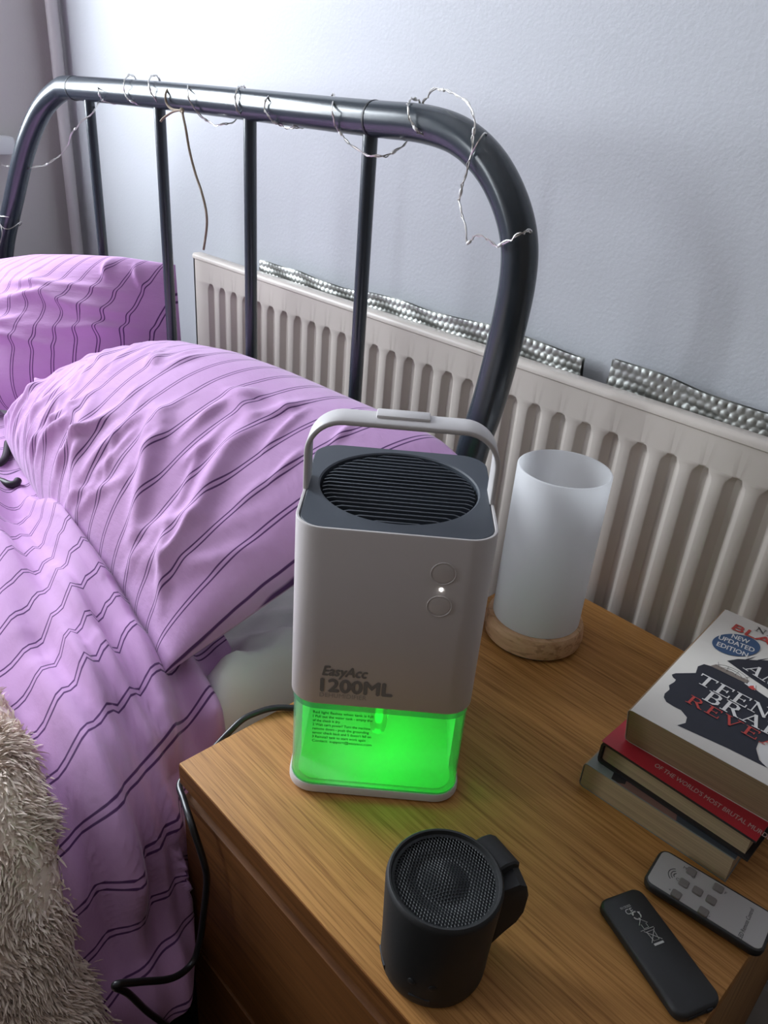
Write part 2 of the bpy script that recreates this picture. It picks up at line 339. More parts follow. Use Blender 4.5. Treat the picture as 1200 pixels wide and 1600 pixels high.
# ------------------------------------------------------------------ the room
XL, XR, YF, YB, ZC, ZF = -1.43, 1.9, -2.6, .58, 1.85, -H
def struct(name, mb, mat, **kw):
    o = obj(name, mb, mat, **kw); o['kind'] = 'structure'; return o
struct('floor', MB().box(XL-.1, XR+.1, YF-.1, YB+.1, ZF-.05, ZF), CARPET)
struct('ceiling', MB().box(XL-.1, XR+.1, YF-.1, YB+.1, ZC, ZC+.05), CEIL)
struct('wall_back', MB().box(XL-.1, XR+.1, YB, YB+.1, ZF, ZC), WALL)
struct('wall_right', MB().box(XR, XR+.1, YF, YB, ZF, ZC), FARWALL)
struct('wall_front', MB().box(XL-.1, XR+.1, YF-.1, YF, ZF, ZC), FARWALL)
wl = MB(); a, b = XL-.1, XL
(wn, wf_) = WINS; zz0, zz1 = wn['z0'], wn['z1']
wl.box(a, b, YF, wf_['y0'], zz0, zz1).box(a, b, wf_['y1'], wn['y0'], zz0, zz1).box(a, b, wn['y1'], YB, zz0, zz1)
wl.box(a, b, YF, YB, ZF, zz0).box(a, b, YF, YB, zz1, ZC)
struct('wall_left', wl, WALL2)
gm = N('window_glass'); tr = gm.n('ShaderNodeBsdfTransparent'); gl = gm.n('ShaderNodeBsdfGlossy'); gl.inputs['Roughness'].default_value = .02
mx = gm.n('ShaderNodeMixShader'); mx.inputs[0].default_value = .04; gm.l(tr.outputs[0], mx.inputs[1]); gm.l(gl.outputs[0], mx.inputs[2]); gm.l(mx.outputs[0], gm.o.inputs[0])
for k, wq in enumerate(WINS):
    fr = MB(); y0, y1, z0, z1 = wq['y0'], wq['y1'], wq['z0'], wq['z1']
    for q in ((y0, y0+.05, z0, z1), (y1-.05, y1, z0, z1), (y0+.05, y1-.05, z0, z0+.05), (y0+.05, y1-.05, z1-.05, z1)):
        fr.box(XL-.075, XL-.025, *q, b=.004)
    wf = struct('window_%d' % (k+1), fr, UPVC)
    obj('pane', MB().box(XL-.052, XL-.048, y0+.05, y1-.05, z0+.05, z1-.05), gm.m, wf)
struct('trim_1', MB().box(XL-.02, XL+.035, -2.45, .452, .348, .384, b=.006), UPVC)          # window board running along the left wall
struct('baseboard_back', MB().box(XL, XR, YB-.016, YB, ZF, ZF+.11, b=.003), UPVC)
pp = thing('heating_pipe', 'white painted vertical pipe in the corner behind the bed', 'pipe', (-1.385, .556, ZF))
obj('pipe', MB().tube([(0, 0, 0), (0, 0, ZC-ZF)], .0125, 20), WHITEGLOSS, pp)
for z in (.5, 1.5):
    obj('pipe_clip', MB().tube([(0, .0, z-.008), (0, .0, z+.008)], .0155, 20).box(-.006, .006, .01, .024, z-.008, z+.008), WHITEGLOSS, pp)

# ------------------------------------------------------------------ bed
R = .0175
bed = thing('bed', 'black tubular metal bed frame with a curved headboard against the wall', 'bed', (-.58, .386, ZF))
T = [Vector(p) for p in TUBE]
low_r = [Vector((-.043, .386, .12)), Vector((-.05, .386, .0)), Vector((-.052, .386, -.25)), Vector((-.052, .386, ZF))]
low_l = [Vector((-1.25, .332, ZF)), Vector((-1.25, .332, -.2)), Vector((-1.248, .332, .05))]
path = catmull(low_l+T+low_r, 7)
for _ in range(6):                                   # ease the small steps of the traced line
    path = [path[0]]+[(path[i-1]+path[i]*2+path[i+1])/4 for i in range(1, len(path)-1)]+[path[-1]]
hb = obj('headboard_tube', MB().tube(path, R, 24), BLACKM, bed, world=True, ang=60)
for xj in (-.9322, -.2228):
    z = .4874
    obj('joint_ring', MB().tube([(xj-.0012, .386, z), (xj+.0012, .386, z)], R+.0006, 24), DARKRING, hb, label='dark seam ring where two tubes meet')
for o_ in hb.children:
    l = Vector(bed.location); o_.data.transform(Matrix.Translation(-l))
for i in range(4):
    x = -.8865+.2197*i
    obj('headboard_bar', MB().tube([(x, .386, .486), (x, .386, .46), (x, .386, -.30)], .0082, 14), BLACKM, bed, world=True)
obj('lower_rail', MB().tube([(-1.25, .350, -.30), (-.052, .386, -.30)], .012, 14), BLACKM, bed, world=True)
for x in (-1.24, -.075):
    obj('side_rail', MB().box(x-.012, x+.012, -1.55, .37, -.33, -.27, b=.003), BLACKM, bed, world=True)
    obj('foot_leg', MB().tube([(x, -1.55, ZF), (x, -1.55, -.2)], R, 16), BLACKM, bed, world=True)
obj('foot_rail', MB().tube([(-1.24, -1.55, -.28), (-.075, -1.55, -.28)], .012, 14), BLACKM, bed, world=True)
for k in range(8):
    y = .28-.24*k; obj('bed_slat', MB().box(-1.225, -.09, y-.03, y+.03, -.292, -.278), OAK_SIDE, bed, world=True)

# mattress under a white sheet, lumpy near the table
def lump(x, y, cx, cy, s, h): return h*np.exp(-((x-cx)**2+(y-cy)**2)/(2*s*s))
gx = np.linspace(-1.20, -.055, 120); gy = np.linspace(-1.5, .35, 150)
X, Y = np.meshgrid(gx, gy, indexing='ij')
ex = np.minimum.reduce([X+1.20, -.055-X, Y+1.5, .35-Y]); rd = np.clip(ex/.045, 0, 1)
Z = -.062-.045*(1-np.sqrt(np.clip(1-(1-rd)**2, 0, 1)))
Z += (lump(X, Y, -.085, .115, .026, .052)+lump(X, Y, -.12, .165, .022, .026)+lump(X, Y, -.085, .20, .03, .034)+lump(X, Y, -.13, .21, .03, .006))*1.15*np.sqrt(rd)+(.006*np.sin(95*X+20*Y)*np.sin(70*Y+31*X)+.004*np.sin(150*X-60*Y))*np.clip((X+.3)/.1, 0, 1)*rd
Z -= .016*np.clip((.10-Y)/.05, 0, 1)
Z += .003*np.sin(60*X+25*Y)*np.sin(41*Y-13*X)*rd
mm = MB(); mm.grid(np.stack([X, Y, Z], -1), flip=False)
bot = np.stack([X, Y, np.full_like(X, -.272)], -1)
def skirt(A, B):
    n = len(A); V = [*map(tuple, A.tolist()), *map(tuple, B.tolist())]; return V, [(i, i+1, n+i+1, n+i) for i in range(n-1)]
top = np.stack([X, Y, Z], -1)
for A, B in ((top[0], bot[0]), (top[-1][::-1], bot[-1][::-1]), (top[:, 0][::-1], bot[:, 0][::-1]), (top[:, -1], bot[:, -1])): mm.add(*skirt(A, B))
mm.box(-1.20, -.055, -1.5, .35, -.274, -.272)
mt = obj('mattress', mm, SHEET, base=(-.6, -.6, -.272), ang=50)
tag(mt, 'mattress under a rumpled white sheet beside the oak table', 'mattress')

# ------------------------------------------------------------------ cloth helpers
rng = np.random.default_rng(7)
def ridges(A, B, L):
    """sum of soft creases; each (a0, b0, a1, b1, width, height) is a segment in the cloth's own metres"""
    D = np.zeros_like(A)
    for a0, b0, a1, b1, wd, h in L:
        da, db = a1-a0, b1-b0; q = da*da+db*db
        t = np.clip(((A-a0)*da+(B-b0)*db)/q, 0, 1)
        d2 = (A-a0-t*da)**2+(B-b0-t*db)**2
        D += h*np.exp(-d2/(2*wd*wd))*np.sin(np.pi*np.clip(.08+.84*t, 0, 1))
    return D
def interp(ts, P, t):
    P = np.array(P, float); return np.stack([np.interp(t, ts, P[:, k]) for k in range(P.shape[1])], -1)
def smooth1(a, k):
    for _ in range(k): a[1:-1] = (a[:-2]+2*a[1:-1]+a[2:])/4
    return a
def curve(P, n, k=10):
    P = np.array(P, float); s = np.r_[0, np.cumsum(np.linalg.norm(np.diff(P, axis=0), axis=1))]; s /= s[-1]
    return smooth1(interp(s, P, np.linspace(0, 1, n)), k)

def pillow(name, F, K, dirv, bulge, back, L, Wd, creases, slant, label, pu=.42, pv=.6):
    m, n = 260, 190
    Fc, Kc = curve(F, m), curve(K, m); v = np.linspace(0, 1, n); u_ = np.linspace(0, 1, m)
    v = .5-.5*np.cos(np.pi*v); v = .6*v+.4*np.linspace(0, 1, n); u_ = .5*(.5-.5*np.cos(np.pi*u_))+.5*u_
    Fc = interp(np.linspace(0, 1, m), Fc, u_); Kc = interp(np.linspace(0, 1, m), Kc, u_)
    base = Fc[:, None]*(1-v)[None, :, None]+Kc[:, None]*v[None, :, None]
    U, V = np.meshgrid(u_, v, indexing='ij'); d = np.array(dirv, float); d /= np.linalg.norm(d)
    prof = (4*U*(1-U))**pu*(4*V*(1-V))**pv
    A, B = U*L, V*Wd
    cr = 1.5*ridges(A, B, creases)*np.clip(prof*2.2, 0, 1)
    A = A*1.36
    topg = base+d*(bulge*prof+cr)[..., None]
    botg = base-d*(back*prof)[..., None]
    uv = np.stack([A+slant*B, B], -1)
    mb = MB(); mb.grid(topg, uv, flip=True); mb.grid(botg, uv)
    o = obj(name, mb, STRIPE, ang=80, base=tuple(base[m//2, 0]))
    return tag(o, label, 'pillow', 'lilac striped pillows on the bed')

# pillow nearest the table
cr = []
for i in range(46):                                              # gathers running in from the open end on the left
    a = rng.uniform(.03, .70); b = rng.uniform(.0, .08); l = rng.uniform(.07, .20); s = rng.uniform(.00, .10)
    cr.append((a, b, a+s*.9, b+l, rng.uniform(.004, .0085), rng.uniform(.003, .0070)*(.75-.4*a)))
for i in range(16):
    a = rng.uniform(.1, .68); b = rng.uniform(.12, .4); l = rng.uniform(.06, .16)
    cr.append((a, b, a-l*rng.uniform(.2, 1), b+l*rng.uniform(.2, .6), rng.uniform(.006, .012), rng.uniform(.0015, .0045)))
for i in range(70):
    a = rng.uniform(.04, .70); b = rng.uniform(.05, .42); l = rng.uniform(.04, .12); s = rng.uniform(-.5, .15)
    cr.append((a, b, a+l*s, b+l, rng.uniform(.0028, .0055), rng.uniform(.0010, .0026)))
cr += [(.60, .06, .50, .26, .010, .008), (.66, .10, .585, .34, .009, .007), (.45, .05, .36, .22, .011, .007), (.69, .03, .62, .14, .007, .006)]
F1 = [(-.80, .150, -.012), (-.70, .130, -.014), (-.52, .102, -.014), (-.372, .088, -.012), (-.244, .080, -.012), (-.168, .068, -.012), (-.122, .054, -.014)]
K1 = [(-.83, .315, .035), (-.74, .34, .075), (-.64, .345, .115), (-.51, .348, .165), (-.385, .348, .185), (-.29, .346, .192), (-.162, .342, .197), (-.083, .338, .202), (-.035, .334, .202), (.004, .326, .196)]
front_pillow = pillow('pillow', F1, K1, (.0, -.50, .86), .100, .030, .74, .50, cr, .02, 'big lilac striped pillow lying crumpled in front, nearest the bedside table')
# pillow behind it, stood against the bars
cr = [(rng.uniform(.05, .6), rng.uniform(.15, .4), rng.uniform(.1, .65), rng.uniform(.15, .45), rng.uniform(.008, .014), rng.uniform(.002, .006)) for i in range(16)]
cr += [(.42, .30, .62, .25, .012, .007), (.36, .33, .60, .33, .010, .005), (.5, .2, .66, .22, .012, .006), (.60, .44, .63, .34, .006, .006), (.55, .45, .57, .36, .006, .005)]
F2 = [(-1.22, .04, -.02), (-1.05, .10, -.02), (-.85, .22, -.01), (-.74, .345, .01), (-.690, .418, .03)]
K2 = [(-1.22, .262, .165), (-1.10, .292, .195), (-.97, .318, .225), (-.86, .335, .243), (-.77, .366, .254), (-.698, .416, .252)]
pillow('pillow', F2, K2, (-.12, -.84, .5), .075, .015, .66, .46, cr, -.22, 'lilac striped pillow stood up behind, against the headboard at the left', pu=.5, pv=.62)

# ------------------------------------------------------------------ duvet over the bed's right side
SEC = [(-1.22, -.045), (-1.0, -.036), (-.6, -.034), (-.3, -.036), (-.15, -.042), (-.085, -.062), (-.048, -.10), (-.030, -.145), (-.008, -.185), (.022, -.22), (.024, -.28), (.016, -.38), (.0, -.50)]
YH = [.20, .20, .19, .175, .15, .122, .092, .040, -.002, -.016, -.080, -.17, -.28]
SECs = np.r_[0, np.cumsum(np.linalg.norm(np.diff(np.array(SEC), axis=0), axis=1))]
def section(v):                                  # v: metres along the section
    return interp(SECs, SEC, v)
NV, NU = 420, 170
v = np.r_[np.linspace(0, .55, 60, endpoint=False), np.linspace(.55, SECs[-1], NV-60)]
sec = smooth1(section(v).copy(), 60); yh = smooth1(np.interp(v, SECs, YH), 20)
nrm = np.stack([-np.gradient(sec[:, 1]), np.gradient(sec[:, 0])], -1); nrm /= np.linalg.norm(nrm, axis=1)[:, None]
uu = np.linspace(0, 1, NU)**1.55
Yd = yh[:, None]+(-1.45-yh[:, None])*uu[None]
Vd = np.repeat(v[:, None], NU, 1)
fold = []
E_ = SECs[5]                                     # where the side begins
for y, wd, h, sl in ((.035, .012, .016, .10), (-.01, .010, .014, .05), (-.055, .013, .017, .02), (-.105, .012, .015, .0), (-.16, .014, .018, -.02), (-.22, .014, .016, .0)):
    fold.append((E_-.10+rng.uniform(-.03, .03), y+.025, E_+.34, y-sl, wd, h))
fold += [(E_-.55, .14, E_-.02, .045, .013, .022), (E_-.42, .10, E_-.05, .0, .012, .014), (E_-.33, .135, E_+.12, .055, .009, .014), (E_-.60, .06, E_-.2, -.02, .013, .012),
         (E_-.25, .03, E_+.1, -.05, .010, .011), (E_-.7, .11, E_-.4, .02, .014, .012), (E_+.03, .05, E_+.22, .005, .008, .010), (E_-.05, .10, E_+.12, .045, .007, .009)]
fold += [(.66, .095, 1.12, .045, .006, .013), (.70, .075, 1.25, .02, .006, .014), (.72, .052, 1.35, -.01, .007, .014), (.78, .018, 1.45, -.045, .007, .013), (.85, -.02, 1.5, -.075, .010, .008), (.58, .105, .95, .07, .007, .008), (.62, .03, .98, .015, .006, .005)]
D = 2.0*ridges(Vd, Yd, fold)
D += .007*np.tanh(2.2*np.sin(2*np.pi*(Yd+.10*Vd+.012*np.sin(7*Vd))/.062))*np.clip((Vd-E_+.12)/.2, 0, 1)*np.clip((yh[:, None]-Yd)/.03, 0, 1)
D += .010*np.clip((yh[:, None]-Yd)/.15, 0, 1)*np.clip((E_-Vd)/.20, 0, 1)+.004*np.sin(23*Yd+9*Vd)*np.sin(17*Vd)*np.clip((yh[:, None]-Yd)/.05, 0, 1)
D = D*(1-.5*np.clip((Vd-E_-.08)/.08, 0, 1))
D += .003
keep = np.clip((Yd-.0)/.02, 0, 1)*np.clip((Vd-(E_+.0))/.03, 0, 1)      # squeezed between mattress and table
D = D*(1-.75*keep)
P = np.stack([sec[:, 0][:, None]+nrm[:, 0][:, None]*D, Yd+.012*np.sin(30*Vd)*0, sec[:, 1][:, None]+nrm[:, 1][:, None]*D], -1)
P[..., 0] = np.where(Yd > -.004, np.minimum(P[..., 0], -.006), P[..., 0])
uvd = np.stack([Vd+.30*Yd, Yd], -1)
mb = MB(); mb.grid(P, uvd)
Q = P.copy(); Q[..., 0] -= nrm[:, 0][:, None]*.006; Q[..., 2] -= nrm[:, 1][:, None]*.006; mb.grid(Q, uvd, flip=True)
nP = NV*NU
for i in range(NV-1): mb.f.append((i*NU, (i+1)*NU, nP+(i+1)*NU, nP+i*NU))
for j in range(NU-1): mb.f.append(((NV-1)*NU+j, (NV-1)*NU+j+1, nP+(NV-1)*NU+j+1, nP+(NV-1)*NU+j))
dv = obj('duvet', mb, STRIPE, ang=180, base=(-.6, -.5, -.05))
tag(dv, 'lilac duvet with thin dark double stripes hanging in folds over the bed side', 'duvet')

# ------------------------------------------------------------------ fleece throw with its pile
def fleece_pt(vv, yy):
    s_ = np.stack([np.interp(vv, v, sec[:, 0]), np.interp(vv, v, sec[:, 1])], -1)
    n_ = np.stack([np.interp(vv, v, nrm[:, 0]), np.interp(vv, v, nrm[:, 1])], -1)
    n_ /= np.linalg.norm(n_, axis=-1, keepdims=True)
    ye = -.092+.010*np.sin(7*vv+1)+.006*np.sin(19*vv)
    th = .040*np.sqrt(np.clip((ye-yy)/.035, 0, 1))+.006
    th = th+.010*np.sin(9*vv+20*yy)*np.sin(13*yy+2)-.022*np.exp(-((yy+.20+.35*(vv-E_-.12))/.018)**2)*(vv > E_-.1)*np.clip((ye-yy)/.05, 0, 1)
    return np.stack([s_[..., 0]+n_[..., 0]*th, yy, s_[..., 1]+n_[..., 1]*th], -1), n_
vf = np.linspace(SECs[-1]-1.0, SECs[-1]-.005, 130); tf = np.linspace(0, 1, 90)**1.6
VF = np.repeat(vf[:, None], 90, 1); ye = -.092+.010*np.sin(7*vf+1)+.006*np.sin(19*vf)
YFg = ye[:, None]+(-1.1-ye[:, None])*tf[None]
Pf, _ = fleece_pt(VF, YFg)
thr = thing('fleece_throw', 'fluffy beige fleece throw over the bed at the lower left', 'blanket', (-.2, -.5, -.02))
mb = MB(); mb.grid(Pf); obj('fleece_backing', mb, FLEECE, thr, world=True, ang=180)
NT = 150000
tv = rng.uniform(SECs[-1]-.98, SECs[-1]-.01, NT); ty = -.088+.010*np.sin(7*tv+1)+.006*np.sin(19*tv)-rng.beta(1, 1.5, NT)*.40
p0, nn = fleece_pt(tv, ty)
n3 = np.stack([nn[:, 0], np.zeros(NT), nn[:, 1]], -1)
cl = .8*np.stack([np.sin(61*tv+37*ty)+np.sin(23*tv-71*ty+1), np.cos(53*ty-29*tv)+np.sin(97*tv+3), np.sin(45*ty+51*tv+2)-.7], -1)*.45
dr = n3*rng.uniform(.6, 1.0, (NT, 1))+cl*.55+rng.normal(0, .28, (NT, 3)); dr /= np.linalg.norm(dr, axis=1)[:, None]
ln = rng.uniform(.009, .018, (NT, 1)); sd = np.cross(dr, rng.normal(0, 1, (NT, 3))); sd /= np.linalg.norm(sd, axis=1)[:, None]
bend = np.array([0, 0, -1.])*ln*.35+cl*ln*.25
VV = []
for t_, wd in ((0, .0008), (.4, .0010), (.75, .0008), (1, .0002)):
    c_ = p0-n3*.004+dr*ln*t_+bend*t_*t_
    VV += [c_-sd*wd, c_+sd*wd]
VV = np.stack(VV, 1).reshape(-1, 3)
base_ = (np.arange(NT)*8)[:, None]
FF = np.concatenate([base_+np.array([[0, 1, 3, 2]])+2*k for k in range(3)], 0)
mb = MB(); mb.v = [tuple(q) for q in VV.tolist()]; mb.f = [tuple(q) for q in FF.tolist()]
obj('fleece_pile', mb, FLEECE, thr, world=True, ang=180, kind='stuff')

# ------------------------------------------------------------------ small dark plastic thing on the duvet at the frame's left
clip = thing('plastic_clip', 'dark curved plastic prongs lying on the duvet at the photo\'s left edge', 'clip', (-.66, .08, -.026))
for pts in (CLIP_A, CLIP_B):
    pts = [tuple(p) for p in pts]
    obj('prong', MB().tube([Vector(p) for p in pts], [.0055, .006, .006, .0058, .004, .0025] if False else .0055, 12, smooth=6), BLACKPL, clip, world=True, ang=60)

# ------------------------------------------------------------------ radiator
rx0, rx1, ry, rzt, rzb = -.822, .70, .523, .2435, -.36
rad = thing('radiator', 'long cream panel radiator with pressed vertical flutes below the wall', 'radiator', (0, ry, rzb))
pitch, fx = .0355, -.092
cols = []
k0 = math.ceil((rx0+.022-fx)/pitch); k1 = math.floor((rx1-.022-fx)/pitch)
prof = [(-.0122, 0), (-.0106, .10), (-.0048, .88), (-.0032, 1), (.0032, 1), (.0048, .88), (.0106, .10), (.0122, 0)]
for k in range(k0, k1+1):
    for o_, d_ in prof: cols.append((fx+k*pitch, o_, d_))
rows = [(rzb, 0, 0), (rzb+.045, 0, .5), (rzb+.052, .9, .75), (rzb+.060, 1, 1), (.185, 1, 1), (.1905, 1, .92), (.1955, .85, .62), (.1985, .12, .5), (.200, 0, .5), (rzt-.010, 0, 0)]
G = []
for z, dep, wd in rows:
    wd = wd if wd else 1
    row = [(rx0, ry, z)]+[(c+o_*wd, ry+.0075*d_*dep, z) for c, o_, d_ in cols]+[(rx1, ry, z)]
    G.append(row)
mb = MB(); mb.grid(np.array(G))
obj('panel', mb, RADW, rad, world=True, ang=28)
mb = MB(); pr = [(ry, rzt-.010), (ry-.002, rzt-.0085), (ry-.002, rzt-.004), (ry+.0005, rzt-.0005), (ry+.004, rzt), (ry+.016, rzt), (ry+.020, rzt-.003), (ry+.020, rzt-.012)]
mb.add([(x, y, z) for x in (rx0, rx1) for y, z in pr], [(i, i+1, len(pr)+i+1, len(pr)+i) for i in range(len(pr)-1)]+[tuple(range(len(pr)-1, -1, -1)), tuple(range(len(pr), 2*len(pr)))])
obj('top_seam', mb, RADW, rad, world=True, ang=50)
mb = MB().box(rx0, rx0+.004, ry, ry+.02, rzb, rzt-.008).box(rx1-.004, rx1, ry, ry+.02, rzb, rzt-.008).box(rx0, rx1, ry+.016, ry+.02, rzb, rzt-.012).box(rx0, rx1, ry, ry+.02, rzb-.004, rzb)
obj('rear_panel', mb, RADW, rad, world=True)
for x in (-.5, .4): obj('wall_bracket', MB().box(x-.015, x+.015, ry+.02, YB, -.2, .12), RADW, rad, world=True)

# bubble foil tucked behind it
def foil(xa, xb, ztop, label, seed, tilt):
    rg = np.random.default_rng(seed)
    nx = int((xb-xa)/.0016); nz = 46
    X_, Z_ = np.meshgrid(np.linspace(xa, xb, nx), np.linspace(ztop-.07, ztop, nz), indexing='ij')
    top_ = .004*np.sin(9*X_+seed)+.002*np.sin(31*X_); Z2 = Z_+(Z_-(ztop-.07))/.07*top_
    pz = .0092; j = np.round((Z_-ztop+.004)/pz); i_ = np.round(X_/pz-.5*(j % 2)); cx = (i_+.5*(j % 2))*pz; cz = ztop-.004+j*pz
    rr = np.hypot(X_-cx, Z_-cz)/.0042; dome = np.sqrt(np.clip(1-rr*rr, 0, 1))*.0010
    jit = .0012*np.sin(X_*77+3*Z_*50)+.002*np.sin(X_*21+seed)
    Y_ = .553+tilt*(Z_-ztop)+jit-dome
    m_ = MB(); m_.grid(np.stack([X_, Y_, Z2], -1)); m_.grid(np.stack([X_, Y_*0+.558+jit, Z2], -1), flip=True)
    o_ = obj('reflector_foil', m_, FOIL, ang=20, base=((xa+xb)/2, .555, ztop-.07))
    return tag(o_, label, 'foil', 'foil sheets behind the radiator')
foil(-.664, -.024, .259, 'longer strip of silver bubble foil behind the radiator, left of the gap', 3, .02)
foil(.012, .690, .263, 'silver bubble foil strip behind the radiator, right of the gap', 8, .03)

# ------------------------------------------------------------------ bedside table
tb = thing('bedside_table', 'oak veneer bedside table with two drawers under the dehumidifier', 'table', (.2, .25, ZF))
obj('tabletop', MB().box(0, .40, 0, .50, -.022, 0, b=.0008), OAK_TOP, tb, world=True)
obj('edge_shade', MB().box(0.0008, .3992, -.0008, .001, -.0212, -.0008), OAK_SHADED, tb, world=True, label='thin dark strip painting the shade on the front edge of the top')  # added strip: the shade of the tabletop's front edge as a darker colour
for x in (0, .382): obj('side_panel', MB().box(x, x+.018, .020, .50, ZF, -.022), OAK_SIDE, tb, world=True)
obj('rear_panel', MB().box(.018, .382, .488, .496, ZF+.03, -.022), OAK_SHADED, tb, world=True)
obj('plinth', MB().box(.018, .382, .030, .045, ZF, ZF+.045), OAK_SHADED, tb, world=True)
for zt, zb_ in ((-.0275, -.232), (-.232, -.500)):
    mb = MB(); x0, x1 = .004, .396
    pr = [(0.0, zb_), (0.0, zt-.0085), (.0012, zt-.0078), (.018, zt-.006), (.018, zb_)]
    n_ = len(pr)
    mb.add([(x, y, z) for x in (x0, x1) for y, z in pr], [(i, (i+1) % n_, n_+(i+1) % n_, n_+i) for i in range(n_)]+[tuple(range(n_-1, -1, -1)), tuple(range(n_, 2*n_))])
    dr_ = obj('drawer', mb, OAK_SHADED, tb, world=True)
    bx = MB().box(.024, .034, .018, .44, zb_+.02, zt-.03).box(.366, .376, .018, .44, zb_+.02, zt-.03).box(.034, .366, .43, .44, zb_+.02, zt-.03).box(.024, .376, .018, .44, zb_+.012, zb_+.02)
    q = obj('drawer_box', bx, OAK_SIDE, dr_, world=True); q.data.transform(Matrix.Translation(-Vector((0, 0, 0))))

# ------------------------------------------------------------------ dehumidifier (local x along its front, local y into it)
HT = .249
dh = thing('dehumidifier', 'white desktop dehumidifier with grey grille top and glowing green tank', 'dehumidifier', (.0806, .1524, 0), math.radians(44))
W_, D_, Rr = .141, .146, .021
mb = MB(); ro = rrect(W_, D_, Rr); ri = rrect(W_-.005, D_-.005, Rr-.0025); rm = rrect(W_-.002, D_-.002, Rr-.001)
mb.loft([ring(rm, .0955), ring(ro, .097), ring(ro, HT-.0008), ring(rrect(W_-.0012, D_-.0012, Rr-.0006), HT), ring(rrect(W_-.0040, D_-.0040, Rr-.002), HT), ring(ri, HT-.0008), ring(ri, HT-.006)], capt=False)
mb.v = [(x, y, z-.0026) if z > .2 and y > .002 else (x, y, z) for x, y, z in mb.v]          # the rear rim sits lower, under the grey panel
body = obj('body', mb, WHITEPL, dh, ang=40)
# grey top with a round opening
gc, gr = .004, .0600
def rr_at(a, wd, dp, rad):                        # where a ray at angle a leaves a rounded rectangle
    c_, s_ = math.cos(a), math.sin(a); lo_, hi_ = 0, wd+dp
    for _ in range(40):
        m_ = (lo_+hi_)/2; x, y = abs(c_*m_), abs(s_*m_); qx, qy = max(x-(wd/2-rad), 0), max(y-(dp/2-rad), 0)
        if (x <= wd/2 and y <= dp/2 and math.hypot(qx, qy) <= rad): lo_ = m_
        else: hi_ = m_
    return (c_*lo_, s_*lo_)
outer = [rr_at(2*PI*k/120, W_-.0056, D_-.0056, Rr-.0028) if not 2 < k < 58 else rr_at(2*PI*k/120, W_-.0006, D_-.0006, Rr-.0003) for k in range(120)]      # the rear half laps over the white rim
lift = [0]*120
n_ = len(outer); oo = [(x, y) for x, y in outer]
ang_ = [math.atan2(y-gc, x) for x, y in oo]
inn = [(gr*math.cos(a), gc+gr*math.sin(a)) for a in ang_]
mb = MB(); mb.loft([[(x*.97, y*.97, HT-.006) for x, y in outer], [(x, y, HT-.0014+q) for (x, y), q in zip(outer, lift)], [(x*.99, y*.99, HT-.0008+q) for (x, y), q in zip(outer, lift)], ring([(gr*1.02*math.cos(a), gc+gr*1.02*math.sin(a)) for a in ang_], HT-.0008), ring(inn, HT-.0018), ring(inn, HT-.020)], capb=False, capt=False)
topp = obj('top_panel', mb, GREYPL, dh, ang=12)
obj('grille_well', MB().lathe([(gr*.55, HT-.022), (gr*.9, HT-.018), (gr-.0003, HT-.006)], 48, (0, gc), capt=False), WELL, dh, ang=60)
ns = 19
for i in range(ns):
    y = gc-gr+(i+.62)*(2*gr/(ns+.24)); hw = math.sqrt(max(gr*gr-(y-gc)**2, 0))-.0006
    rc = min(.006, hw*.4)
    prf = [(-hw, HT-.009), (-hw+rc*.25, HT-.0035), (-hw+rc, HT-.0022), (hw-rc, HT-.0022), (hw-rc*.25, HT-.0035), (hw, HT-.009), (hw-.004, HT-.012), (-hw+.004, HT-.012)]
    mb = MB(); t_ = .0008; m_ = len(prf)
    mb.add([(x, y-t_, z) for x, z in prf]+[(x, y+t_, z) for x, z in prf], [tuple(range(m_)), tuple(range(2*m_-1, m_-1, -1))]+[((j+1) % m_, j, m_+j, m_+(j+1) % m_) for j in range(m_)])
    obj('slat', mb, GREYPL, dh, ang=40)
# bail handle
hw, zt, rc = .0690, .302, .026
ctr = [(-hw, HT-.016)]+[(-hw, HT+.01)]
for k in range(13): a = PI-k/12*PI/2; ctr.append((-hw+rc+rc*math.cos(a), zt-rc+rc*math.sin(a)))
for k in range(13): a = PI/2-k/12*PI/2; ctr.append((hw-rc+rc*math.cos(a), zt-rc+rc*math.sin(a)))
ctr += [(hw, HT+.01), (hw, HT-.016)]
rings = []
for i, (x, z) in enumerate(ctr):
    a = ctr[max(i-1, 0)]; b = ctr[min(i+1, len(ctr)-1)]; t_ = Vector((b[0]-a[0], b[1]-a[1])).normalized(); nx_, nz_ = -t_.y, t_.x
    th, hd, c_ = .0019, .0125, .0008
    rings.append([(x+nx_*p, q-.002, z+nz_*p) for p, q in ((-th, -hd+c_), (-th+c_, -hd), (th-c_, -hd), (th, -hd+c_), (th, hd-c_), (th-c_, hd), (-th+c_, hd), (-th, hd-c_))])
hd_ = obj('handle', MB().loft(rings), HANDLEPL, dh, ang=50)
obj('grip', MB().box(-.021, .018, -.004, .0112, zt+.0012, zt+.0042, b=.0012), HANDLEPL, hd_)
fy = -D_/2
for x, z in ((.0345, .2215), (.0345, .1945)):
    mb = MB(); n_ = 32
    prf = [(.0090, .0003), (.0086, -.0006), (.0080, .0004), (.0072, -.0004), (.003, -.0007)]
    rgs = [[(x+q*math.cos(2*PI*k/n_), fy+d_, z+q*math.sin(2*PI*k/n_)) for k in range(n_)] for q, d_ in prf]
    obj('button', mb.loft(rgs, capb=False), WHITEPL, dh, ang=25)
obj('indicator_light', MB().loft([[(.0345+q*math.cos(2*PI*k/12), fy-d_, .2085+q*math.sin(2*PI*k/12)) for k in range(12)] for q, d_ in ((.0013, -.0002), (.0012, .0005))], capb=False), LEDW, dh, label='small lit white dot between the buttons')
